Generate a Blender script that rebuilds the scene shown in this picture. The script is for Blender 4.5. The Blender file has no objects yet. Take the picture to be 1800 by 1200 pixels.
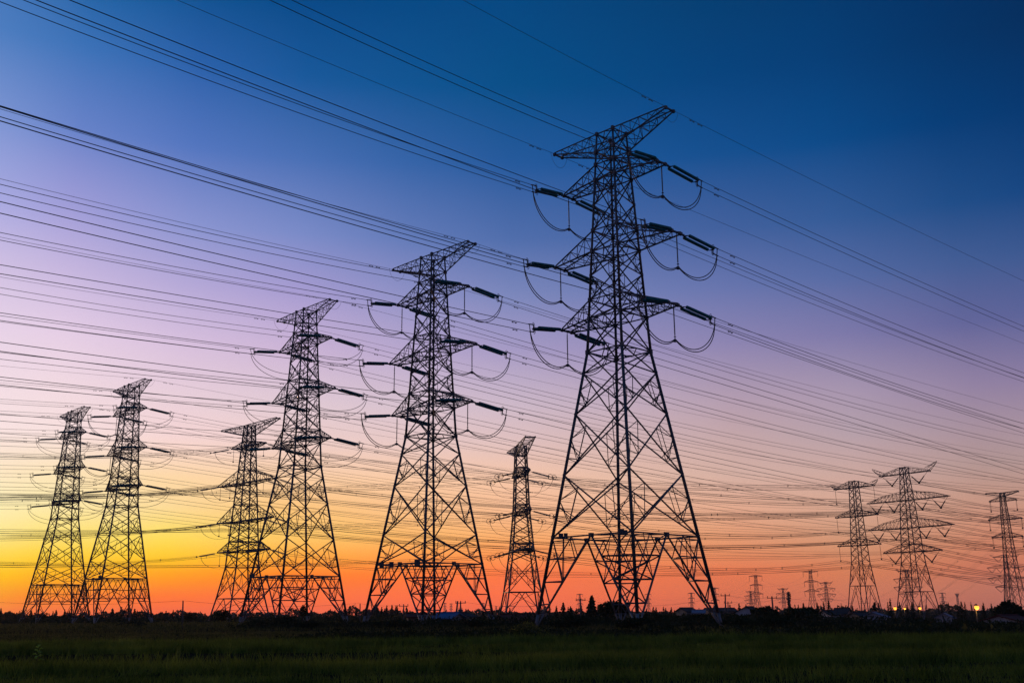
import bpy, math, random
import numpy as np
from mathutils import Matrix, Vector

random.seed(7)
rng = np.random.default_rng(11)
S = bpy.context.scene
COL = S.collection

# ------------------------------------------------------------------ camera
F_PX, PITCH, ROLL, CAM_H = 1852.4, 0.2529, -0.00862, 1.41
def cam_axes():
    p, r = PITCH, ROLL
    fw = np.array([0, math.cos(p), math.sin(p)]); up = np.array([0, -math.sin(p), math.cos(p)]); rt = np.array([1.0, 0, 0])
    return math.cos(r) * rt + math.sin(r) * up, -math.sin(r) * rt + math.cos(r) * up, fw
R_, U_, FW = cam_axes()
cam = bpy.data.cameras.new("camera"); co = bpy.data.objects.new("camera", cam); COL.objects.link(co)
cam.sensor_fit = 'HORIZONTAL'; cam.sensor_width = 36; cam.lens = 36 * F_PX / 1800
cam.clip_start = 0.1; cam.clip_end = 20000
B_ = -FW
co.matrix_world = Matrix(((R_[0], U_[0], B_[0], 0), (R_[1], U_[1], B_[1], 0), (R_[2], U_[2], B_[2], CAM_H), (0, 0, 0, 1)))
S.camera = co
def ray(px, py):
    d = FW + R_ * (px - 900) / F_PX + U_ * (600 - py) / F_PX
    return d / np.linalg.norm(d)
def at(px, py, D):
    """world point that stands D metres ahead of the camera in the direction of a photo pixel"""
    d = ray(px, py); k = D / d[1]
    return np.array([d[0] * k, D, CAM_H + d[2] * k])
def to_px(P):
    d = np.asarray(P, float) - np.array([0, 0, CAM_H]); z = d @ FW
    return 900 + F_PX * (d @ R_) / z, 600 - F_PX * (d @ U_) / z

# ------------------------------------------------------------------ view and sky
S.view_settings.view_transform = 'Standard'; S.view_settings.look = 'None'
S.view_settings.exposure = 0; S.view_settings.gamma = 1
def lin(c):
    return tuple((v / 255 / 12.92 if v / 255 <= .04045 else ((v / 255 + .055) / 1.055) ** 2.4) for v in c)
SKY_X = [0, 100, 280, 500, 850, 1300, 1550, 1720]
SKY_Y = [1075, 1060, 1040, 1000, 960, 900, 850, 800, 700, 600, 500, 400, 300, 200, 100, 0]
SKY = {
0: [(257.6,144.2,74.4),(271.3,192.6,35),(269.4,214.1,0),(262,244,0),(256.7,234.3,146.6),(255.9,254,222.4),(253.7,236.6,186),(255.1,232.5,231.8),(247.4,228.5,233.9),(240.5,220.9,238.7),(220.1,206.2,228.2),(206.6,190.2,232.3),(153.2,169.3,229.8),(134.4,156.7,216.3),(100.7,143.8,206.2),(67.5,118.4,187.3)],
100: [(251.6,84.5,66.2),(265,82.4,38.1),(264.7,97.3,20.3),(262.3,175.9,0),(256.7,218.8,60.9),(256.9,238,173.2),(257.8,231.1,157.4),(252.2,229.5,221.3),(244.8,220.7,225.5),(235.7,211.1,232.7),(207.2,190.3,224.3),(183.9,167,223.9),(123.8,144.5,204.5),(104.5,130.5,203),(76.5,124.3,193.1),(0,95.7,162.4)],
280: [(252.8,103,69.9),(272.4,115,47.5),(275.1,123.5,33.7),(261.9,181.2,0),(259,229.9,64.8),(255.3,223.5,158.8),(256.7,219,154),(254.3,218.7,212.7),(236.3,209.9,219.8),(218.4,195,223.9),(185.8,172.8,217.8),(146.3,153,212.5),(104.4,129,199.4),(65.7,109.5,190.2),(48.6,98.8,175.2),(0,82.4,145.2)],
500: [(252.6,105,73.6),(270.6,115.3,60.9),(270,120,54.9),(266.7,135.9,10.5),(260,207.8,98),(257.4,199.4,119),(255.8,208.8,157.5),(246.3,210.9,198.8),(225,202.9,215),(203.4,179.1,215.3),(164.8,154,210.3),(120.9,139.8,201.8),(86.5,118.2,187.1),(36.7,95.2,170),(12.1,85.6,149.2),(0,71.7,135.1)],
850: [(254.9,106.6,75.3),(277.5,115.9,68.3),(275.2,118.2,66.4),(267.4,125,65.8),(264.5,176.9,95.4),(254.8,192.4,147.3),(256.3,203.3,166.7),(236.8,200.4,191.1),(206,187.6,206.8),(162,151.5,198.5),(116.2,133.8,187.7),(70.2,104.6,169.6),(39.3,90.4,159),(0,84.9,144.2),(0,74.7,132.5),(0,73,132.6)],
1300: [(216.7,107.9,83.2),(230.6,115.4,80.5),(231.9,118.9,79.6),(239.4,125.2,81.1),(231.2,151.5,107),(233.8,172.4,141.6),(218.2,178.5,163.7),(206.2,171.9,165.3),(179,156,176),(139,131.1,176.9),(99.8,114.7,172.6),(63.4,95.2,156.2),(20,81.4,146.5),(0,69.1,131.6),(0,63.4,121.3),(0,60.4,111.7)],
1550: [(197.1,107.7,90.5),(212.5,120.3,92.6),(216.2,126.2,93.7),(219.6,132,89.8),(207.9,148.6,115.4),(205.9,164.2,143.9),(220.6,171.2,153.3),(183.4,162.5,167.5),(172.5,153.7,176.8),(127.4,120.2,168.1),(85.5,105.5,162.3),(56.5,91.7,151.2),(0,77.2,142.5),(0,67,127.4),(0,60.4,117.7),(0,53.1,105.9)],
1720: [(183.6,105.2,92.1),(197.2,116.2,96.6),(201.1,120.9,98.3),(208.4,119.4,92),(211.1,131.9,101.6),(209.9,151.4,127.3),(190.8,151.7,138.5),(176.2,149.6,150.2),(159.3,139.3,166.5),(107.2,100.7,152.4),(73.8,96.3,151.8),(46.4,80.9,136.6),(0,61.2,123.4),(0,54.8,112.3),(0,48.6,98.8),(0,42.3,88.5)]}
def sky_at(px, py):
    cols = np.array([[np.interp(py, SKY_Y[::-1], [c[k] for c in SKY[x]][::-1]) for k in range(3)] for x in SKY_X])
    return [float(np.interp(px, SKY_X, cols[:, k])) for k in range(3)]
def dir_px(az, el):
    d = np.array([math.sin(az) * math.cos(el), math.cos(az) * math.cos(el), math.sin(el)]); z = d @ FW
    return 900 + F_PX * (d @ R_) / z, 600 - F_PX * (d @ U_) / z
AZ = [-180, -80, -30, -24, -18, -12, -6, 0, 6, 12, 18, 24, 30, 80, 180]
ELS = [0, 1, 2, 3, 4, 5.5, 7, 9, 11, 14, 17, 20, 24, 28, 32]
def column(az):
    if abs(az) <= 30:
        out = [(e, lin(sky_at(*dir_px(math.radians(az), math.radians(e))))) for e in ELS]
        top = out[-1][1]
        return out + [(50, tuple(v * .75 for v in top)), (90, lin((14, 62, 116)))]
    if abs(az) == 80:
        lo = (190, 120, 110) if az < 0 else (140, 104, 112)
        return [(0, lin(lo)), (6, lin((160, 134, 154))), (14, lin((112, 118, 160))), (30, lin((50, 90, 145))), (90, lin((14, 62, 116)))]
    return [(0, lin((76, 70, 90))), (6, lin((94, 84, 112))), (14, lin((70, 82, 126))), (30, lin((32, 74, 130))), (90, lin((14, 62, 116)))]

w = bpy.data.worlds.new("World"); S.world = w; w.use_nodes = True
nt = w.node_tree; nt.nodes.clear()
def N(t, **k):
    n = nt.nodes.new(t)
    for a, b in k.items(): setattr(n, a, b)
    return n
def L(a, b): nt.links.new(a, b)
tc = N('ShaderNodeTexCoord'); sep = N('ShaderNodeSeparateXYZ'); L(tc.outputs['Generated'], sep.inputs[0])
def M(op, a, b=None):
    n = N('ShaderNodeMath', operation=op)
    for i, v in enumerate((a, b)):
        if v is None: continue
        if isinstance(v, (int, float)): n.inputs[i].default_value = v
        else: L(v, n.inputs[i])
    return n.outputs[0]
el = M('MULTIPLY', M('ARCSINE', sep.outputs['Z']), 180 / math.pi / 90)          # elevation, 1 = zenith
azm = M('MULTIPLY', M('ARCTAN2', sep.outputs['X'], sep.outputs['Y']), 180 / math.pi)
prev = None
for i, az in enumerate(AZ):
    cr = N('ShaderNodeValToRGB'); cr.color_ramp.interpolation = 'LINEAR'
    pts = column(az); els = cr.color_ramp.elements
    while len(els) < len(pts): els.new(0.5)
    for e, (p, c) in zip(els, pts): e.position = p / 90; e.color = (*c, 1)
    L(el, cr.inputs[0])
    if prev is None: prev = cr.outputs[0]
    else:
        mr = N('ShaderNodeMapRange'); mr.inputs[1].default_value = AZ[i - 1]; mr.inputs[2].default_value = az
        L(azm, mr.inputs[0])
        mx = N('ShaderNodeMix', data_type='RGBA'); L(mr.outputs[0], mx.inputs[0]); L(prev, mx.inputs[6]); L(cr.outputs[0], mx.inputs[7])
        prev = mx.outputs[2]
SUN_EL, SUN_AZ = math.radians(1.5), math.radians(-27)
sk = N('ShaderNodeTexSky', sky_type='NISHITA'); sk.sun_disc = False
sk.sun_elevation = SUN_EL; sk.sun_rotation = SUN_AZ
bg1 = N('ShaderNodeBackground'); L(prev, bg1.inputs[0]); bg1.inputs[1].default_value = 1.0
bg2 = N('ShaderNodeBackground'); L(sk.outputs[0], bg2.inputs[0]); bg2.inputs[1].default_value = 0.002
ad = N('ShaderNodeAddShader'); L(bg1.outputs[0], ad.inputs[0]); L(bg2.outputs[0], ad.inputs[1])
wo = N('ShaderNodeOutputWorld'); L(ad.outputs[0], wo.inputs[0])

sun = bpy.data.lights.new("sun", 'SUN'); so = bpy.data.objects.new("sun", sun); COL.objects.link(so)
sun.energy = 0.5; sun.angle = math.radians(3); sun.color = (1, .55, .25)
sd = Vector((math.sin(SUN_AZ) * math.cos(SUN_EL), math.cos(SUN_AZ) * math.cos(SUN_EL), math.sin(SUN_EL)))
so.rotation_euler = sd.to_track_quat('Z', 'Y').to_euler(); so.location = sd * 400 

# ------------------------------------------------------------------ helpers
class MB:
    def __init__(s): s.v = []; s.f = []
    def tube(s, p, q, r, n=5, r2=None, cap=True):
        p = np.asarray(p, float); q = np.asarray(q, float); d = q - p; l = np.linalg.norm(d)
        if l < 1e-6: return
        d /= l; u = np.cross(d, (0, 0, 1.0) if abs(d[2]) < .9 else (1.0, 0, 0)); u /= np.linalg.norm(u); w2 = np.cross(d, u)
        r2 = r if r2 is None else r2; b = len(s.v)
        for k in range(n):
            t = 2 * math.pi * (k + .5) / n; o = u * math.cos(t) + w2 * math.sin(t)
            s.v.append(tuple(p + o * r)); s.v.append(tuple(q + o * r2))
        for k in range(n):
            j = (k + 1) % n; s.f.append((b + 2 * k, b + 2 * j, b + 2 * j + 1, b + 2 * k + 1))
        if cap:
            s.f.append(tuple(b + 2 * k for k in range(n))[::-1]); s.f.append(tuple(b + 2 * k + 1 for k in range(n)))
    def path(s, pts, r, n=4):
        pts = [np.asarray(p, float) for p in pts]; b = len(s.v); m = len(pts)
        for i, p in enumerate(pts):
            d = pts[min(i + 1, m - 1)] - pts[max(i - 1, 0)]; d /= np.linalg.norm(d)
            u = np.cross(d, (0, 0, 1.0) if abs(d[2]) < .95 else (1.0, 0, 0)); u /= np.linalg.norm(u); w2 = np.cross(d, u)
            for k in range(n):
                t = 2 * math.pi * k / n; s.v.append(tuple(p + (u * math.cos(t) + w2 * math.sin(t)) * r))
        for i in range(m - 1):
            for k in range(n):
                j = (k + 1) % n; a = b + i * n
                s.f.append((a + k, a + j, a + n + j, a + n + k))
        s.f.append(tuple(b + k for k in range(n))[::-1]); s.f.append(tuple(b + (m - 1) * n + k for k in range(n)))
    def box(s, c, sx, sy, sz, rz=0.0):
        cs, sn = math.cos(rz), math.sin(rz); b = len(s.v)
        for z in (-1, 1):
            for (x, y) in ((-1, -1), (1, -1), (1, 1), (-1, 1)):
                X, Y = x * sx / 2, y * sy / 2
                s.v.append((c[0] + X * cs - Y * sn, c[1] + X * sn + Y * cs, c[2] + z * sz / 2))
        for f in ((3, 2, 1, 0), (4, 5, 6, 7), (0, 1, 5, 4), (1, 2, 6, 5), (2, 3, 7, 6), (3, 0, 4, 7)): s.f.append(tuple(b + i for i in f))
    def poly(s, pts, thick):
        """a flat polygon given thickness along its own normal"""
        P = [np.asarray(p, float) for p in pts]; nrm = np.cross(P[1] - P[0], P[2] - P[0]); nrm /= np.linalg.norm(nrm)
        b = len(s.v); n = len(P)
        for p in P: s.v.append(tuple(p + nrm * thick / 2))
        for p in P: s.v.append(tuple(p - nrm * thick / 2))
        s.f.append(tuple(b + i for i in range(n))); s.f.append(tuple(b + n + i for i in range(n))[::-1])
        for i in range(n):
            j = (i + 1) % n; s.f.append((b + i, b + n + i, b + n + j, b + j))
    def lathe(s, prof, n, org=(0, 0, 0), axis='x'):
        b = len(s.v)
        for (t, r) in prof:
            for k in range(n):
                a = 2 * math.pi * k / n
                q = (t, r * math.cos(a), r * math.sin(a)) if axis == 'x' else (r * math.cos(a), r * math.sin(a), t)
                s.v.append((org[0] + q[0], org[1] + q[1], org[2] + q[2]))
        for i in range(len(prof) - 1):
            for k in range(n):
                j = (k + 1) % n; s.f.append((b + i * n + k, b + i * n + j, b + (i + 1) * n + j, b + (i + 1) * n + k))
        s.f.append(tuple(b + k for k in range(n))[::-1]); s.f.append(tuple(b + (len(prof) - 1) * n + k for k in range(n)))
    def mesh(s, name, mat, smooth=False):
        me = bpy.data.meshes.new(name); me.from_pydata(s.v, [], s.f); me.materials.append(mat)
        if smooth: me.polygons.foreach_set('use_smooth', [True] * len(me.polygons))
        return me
    def build(s, name, mat, parent=None, smooth=False):
        return link(name, s.mesh(name, mat, smooth), parent)
def link(name, data, parent=None):
    o = bpy.data.objects.new(name, data); COL.objects.link(o)
    if parent is not None: o.parent = parent
    return o
def tag(o, label=None, cat=None, group=None, kind=None):
    if label: o['label'] = label
    if cat: o['category'] = cat
    if group: o['group'] = group
    if kind: o['kind'] = kind
    return o
def empty(name, loc=(0, 0, 0), label=None, cat=None, group=None):
    o = bpy.data.objects.new(name, None); COL.objects.link(o); o.location = loc; o.empty_display_size = .5
    return tag(o, label, cat, group)
def leaf_mesh(name, P, size, mat, aspect=1.6, up=0.0):
    """one small leaf-shaped quad (a lozenge) per point, at random tilts"""
    n = len(P); size = np.broadcast_to(size, (n,)).reshape(n, 1)
    a = rng.normal(size=(n, 3)); a[:, 2] += up * 3; a /= np.linalg.norm(a, axis=1, keepdims=True)
    b = np.cross(a, rng.normal(size=(n, 3))); b /= np.linalg.norm(b, axis=1, keepdims=True)
    V = np.stack([P - a * size * aspect / 2, P + b * size / 2, P + a * size * aspect / 2, P - b * size / 2], 1).reshape(-1, 3)
    return raw_mesh(name, V, np.arange(4 * n).reshape(n, 4), mat)
def raw_mesh(name, V, Fc, mat):
    me = bpy.data.meshes.new(name); n, k = Fc.shape
    me.vertices.add(len(V)); me.vertices.foreach_set('co', V.astype(np.float32).ravel())
    me.loops.add(n * k); me.loops.foreach_set('vertex_index', Fc.astype(np.int32).ravel())
    me.polygons.add(n); me.polygons.foreach_set('loop_start', np.arange(0, n * k, k, dtype=np.int32))
    me.materials.append(mat); me.update(); me.validate(); return me
def smooth01(t): t = np.clip(t, 0, 1); return t * t * (3 - 2 * t)
def ground(x, y):
    """the land drops a metre or so beyond the field on the right"""
    return -1.2 * smooth01((np.asarray(x, float) - 26) / 45) * smooth01((np.asarray(y, float) - 75) / 50)
def G(x, y): return float(ground(x, y))

# ------------------------------------------------------------------ materials
def mat(name, col, rough=.6, metal=0.0, noise=None, scale=4.0, spec=.5, emit=None, trans=0.0, coat=0.0):
    m = bpy.data.materials.new(name); m.use_nodes = True; t = m.node_tree; b = t.nodes['Principled BSDF']
    b.inputs['Base Color'].default_value = (*col, 1); b.inputs['Roughness'].default_value = rough
    b.inputs['Metallic'].default_value = metal; b.inputs['Specular IOR Level'].default_value = spec
    if trans: b.inputs['Transmission Weight'].default_value = trans
    if noise:
        c = t.nodes.new('ShaderNodeTexCoord'); n = t.nodes.new('ShaderNodeTexNoise'); n.inputs['Scale'].default_value = scale; n.inputs['Detail'].default_value = 5
        r = t.nodes.new('ShaderNodeValToRGB'); r.color_ramp.elements[0].position = .35; r.color_ramp.elements[1].position = .68
        r.color_ramp.elements[0].color = (*col, 1); r.color_ramp.elements[1].color = (*noise, 1)
        t.links.new(c.outputs['Object'], n.inputs['Vector']); t.links.new(n.outputs['Fac'], r.inputs[0]); t.links.new(r.outputs[0], b.inputs['Base Color'])
    if emit: b.inputs['Emission Color'].default_value = (*emit[0], 1); b.inputs['Emission Strength'].default_value = emit[1]
    return m
STEEL = mat('weathered_steel', (.045, .047, .052), .55, .3, (.09, .09, .096), 1.2)
STEEL_LIGHT = mat('galvanised_base', (.17, .175, .185), .55, .1, (.11, .11, .115), 3)
ALU = mat('conductor_aluminium', (.06, .06, .065), .6, .3, (.09, .09, .09), .3)
HARD = mat('fitting_steel', (.09, .09, .1), .5, .4, (.05, .05, .05), 5)
GLASS = mat('green_insulator_glass', (.016, .42, .40), .3, 0, (.026, .32, .31), 3, spec=.4)
CERAM = mat('grey_insulator', (.07, .08, .08), .35, 0, (.05, .05, .05), 3)
PLATE_BLUE = mat('blue_sign_paint', (.015, .035, .07), .5, 0, (.012, .028, .055), 4)
PLATE_GREY = mat('grey_sign_paint', (.07, .072, .078), .6, 0, (.05, .05, .055), 4)
SOIL = mat('field_soil', (.014, .013, .008), 1.0, 0, (.032, .030, .014), .25, spec=0)  # darkened so the bare furrows read like the shaded front of the rice
GRASS = mat('rice_green', (.012, .034, .004), .75, 0, (.165, .205, .036), .55, spec=.1)
WEED = mat('weed_green', (.022, .030, .010), .8, 0, (.100, .092, .034), .3, spec=.1)
SHRUB = mat('shrub_leaves', (.012, .020, .008), .8, 0, (.030, .040, .014), .8, spec=.1)
FLOWER = mat('yellow_flower_heads', (.22, .19, .03), .8, 0, (.12, .14, .03), 2, spec=.2)
PALE_LEAF = mat('pale_young_leaves', (.34, .44, .09), .6, 0, (.24, .34, .06), 3, spec=.2)
CONIFER = mat('conifer_needles', (.018, .026, .014), .85, 0, (.034, .042, .02), .7, spec=.1)
WOODM = mat('far_wood_leaves', (.022, .03, .016), .85, 0, (.042, .048, .024), .05, spec=.1)
BARK = mat('bark', (.05, .038, .028), .9, 0, (.03, .024, .02), 3, spec=.1)
WOODPOLE = mat('pole_concrete', (.10, .095, .09), .85, 0, (.06, .055, .05), 1.5)
TILE_DARK = mat('dark_roof_tiles', (.03, .026, .027), .9, 0, (.045, .037, .036), 2, spec=.15)
TILE_RED = mat('red_roof_tiles', (.13, .032, .02), .9, 0, (.08, .022, .017), 1.6, spec=.15)
TARP = mat('blue_sheet_roof', (.015, .10, .24), .6, 0, (.012, .07, .17), .8)
ROOF_PALE = mat('pale_sheet_roof', (.17, .165, .22), .6, 0, (.12, .115, .15), .8)
WALL_W = mat('whitewashed_wall', (.42, .41, .44), .85, 0, (.30, .29, .31), .7)
WALL_G = mat('grey_render_wall', (.15, .145, .15), .9, 0, (.11, .105, .105), .8)
WALL_B = mat('brown_brick_wall', (.17, .12, .10), .9, 0, (.12, .085, .07), 2.5)
PANE = mat('window_glass', (.02, .025, .03), .15, 0, (.03, .035, .04), 2)
LAMP = mat('sodium_lamp', (1, .6, .2), .4, 0, emit=((1, .32, .025), 2.6))

def leafy(m, k=.5, tint=(2.2, 2.0, 1.2)):
    """thin leaves: part of the light passes through them"""
    t = m.node_tree; b = t.nodes['Principled BSDF']; tr = t.nodes.new('ShaderNodeBsdfTranslucent'); mx = t.nodes.new('ShaderNodeMixShader'); mx.inputs[0].default_value = k
    l = b.inputs['Base Color'].links
    g = t.nodes.new('ShaderNodeMix'); g.data_type = 'RGBA'; g.blend_type = 'MULTIPLY'; g.inputs[0].default_value = 1; g.inputs[7].default_value = (*tint, 1)
    t.links.new(l[0].from_socket, g.inputs[6]); t.links.new(g.outputs[2], tr.inputs[0]); t.links.new(b.outputs[0], mx.inputs[1]); t.links.new(tr.outputs[0], mx.inputs[2])
    t.links.new(mx.outputs[0], t.nodes['Material Output'].inputs[0])
GRASS.node_tree.nodes['Noise Texture'].inputs['Detail'].default_value = 9; GRASS.node_tree.nodes['Noise Texture'].inputs['Roughness'].default_value = .78
for m_ in (GRASS, WEED, FLOWER, PALE_LEAF): leafy(m_, .4)
leafy(SHRUB, .12); leafy(GLASS, .6, (1, 1, 1.15))

# ------------------------------------------------------------------ ground
xs = np.concatenate([-np.geomspace(4000, 90, 14), np.arange(-80, 121, 8.0), np.geomspace(130, 4000, 14)])
ys = np.concatenate([[-600, -200, -60], np.arange(-20, 200, 8.0), np.geomspace(210, 7000, 18)])
X, Y = np.meshgrid(xs, ys); V = np.stack([X, Y, ground(X, Y)], -1).reshape(-1, 3)
nx, ny = len(xs), len(ys); i = (np.arange(ny - 1)[:, None] * nx + np.arange(nx - 1)[None]).reshape(-1)
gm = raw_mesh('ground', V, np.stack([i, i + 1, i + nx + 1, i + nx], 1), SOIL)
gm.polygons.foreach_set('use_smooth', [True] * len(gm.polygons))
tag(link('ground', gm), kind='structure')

# ------------------------------------------------------------------ lattice pylons
def vec(*a): return np.array(a, float)
def lerp(a, b, t): return a + (b - a) * t
SGN = ((-1, -1), (1, -1), (1, 1), (-1, 1))
class Frame:
    """axes of a pylon: a = along the arms (towards the near right), b = along the line (towards the far right)"""
    def __init__(s, x, y, th, body=None):
        s.o = vec(x, y, 0); s.a = vec(math.cos(th), -math.sin(th), 0); s.b = vec(math.sin(th), math.cos(th), 0)
        tb = th if body is None else body
        s.ba = vec(math.cos(tb), -math.sin(tb), 0); s.bb = vec(math.sin(tb), math.cos(tb), 0)
    def P(s, u, v, z): return s.o + s.a * u + s.b * v + vec(0, 0, z)
    def C(s, k, w_, z): return s.o + s.ba * (SGN[k][0] * w_) + s.bb * (SGN[k][1] * w_) + vec(0, 0, z)
def panel(br, A0, A1, B0, B1, r, sub=0.0):
    """X bracing of one face panel: legs A and B, 0 top and 1 bottom; sub > 0 adds the small redundant members"""
    br.tube(A0, B1, r); br.tube(B0, A1, r)
    if sub:
        wt = np.linalg.norm(A0 - B0); wb = np.linalg.norm(A1 - B1); t = wt / (wt + wb)
        for (p0, p1, q0, q1) in ((A0, A1, B0, B1), (B0, B1, A0, A1)):
            Xc = lerp(p0, q1, t); u = lerp(p0, Xc, .48); l = lerp(p1, Xc, .42); m = lerp(p0, p1, .40); n = lerp(p0, p1, .72)
            br.tube(m, u, sub); br.tube(m, l, sub); br.tube(u, l, sub); br.tube(n, l, sub)
            h = lerp(Xc, q1, .45); br.tube(h, lerp(q0, q1, .42 if False else .5), sub * .0 + sub)
def arm(mb, f, s, w_t, z_t, w_b, z_b, Lr, w_tip, z_tip, r, rb, n):
    """tapered four-chord cross arm on side s from the body corners to a blunt bar at the tip"""
    ks = [k for k in range(4) if SGN[k][0] == s]; ks.sort(key=lambda k: SGN[k][1])
    T = [f.C(k, w_t, z_t) for k in ks]; Bm = [f.C(k, w_b, z_b) for k in ks]
    E = [f.P(s * Lr, v * w_tip, z_tip) for v in (-1, 1)]; ET = [e + vec(0, 0, .22) for e in E]
    mb.tube(E[0], E[1], r * 1.5)
    for e, et in zip(E, ET): mb.tube(e, et, r)
    for i in (0, 1):
        mb.tube(T[i], ET[i], r); mb.tube(Bm[i], E[i], r * 1.15)
        for j in range(n):
            t0, t1 = j / n, (j + 1) / n
            a0, b0 = lerp(T[i], ET[i], t0), lerp(Bm[i], E[i], t0); a1, b1 = lerp(T[i], ET[i], t1), lerp(Bm[i], E[i], t1)
            if j: mb.tube(a0, b0, rb)
            if j < n - 1: mb.tube(a0, b1, rb) if (j + i) % 2 else mb.tube(b0, a1, rb)
    for j in range(n):
        t0, t1 = j / n, (j + 1) / n
        for U in (Bm, T):
            EE = E if U is Bm else ET
            p0, q0 = lerp(U[0], EE[0], t0), lerp(U[1], EE[1], t0); p1, q1 = lerp(U[0], EE[0], t1), lerp(U[1], EE[1], t1)
            if j: mb.tube(p0, q0, rb)
            if U is Bm: mb.tube(p0, q1, rb) if j % 2 else mb.tube(q0, p1, rb)
    for e in E: mb.box(e, .3, .3, .34, 0.7)
def ring(br, f, w_, z, r, cross=True):
    c = [f.C(k, w_, z) for k in range(4)]
    for k in range(4): br.tube(c[k], c[(k + 1) % 4], r)
    if cross:
        m = [lerp(c[k], c[(k + 1) % 4], .5) for k in range(4)]
        for k in range(4): br.tube(m[k], m[(k + 1) % 4], r * .7)
def gusset(br, f, w_, z, s):
    for k in range(4):
        p = f.C(k, w_, z); br.box(p, s * .72, s * .72, s * 1.05, .75)

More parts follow.
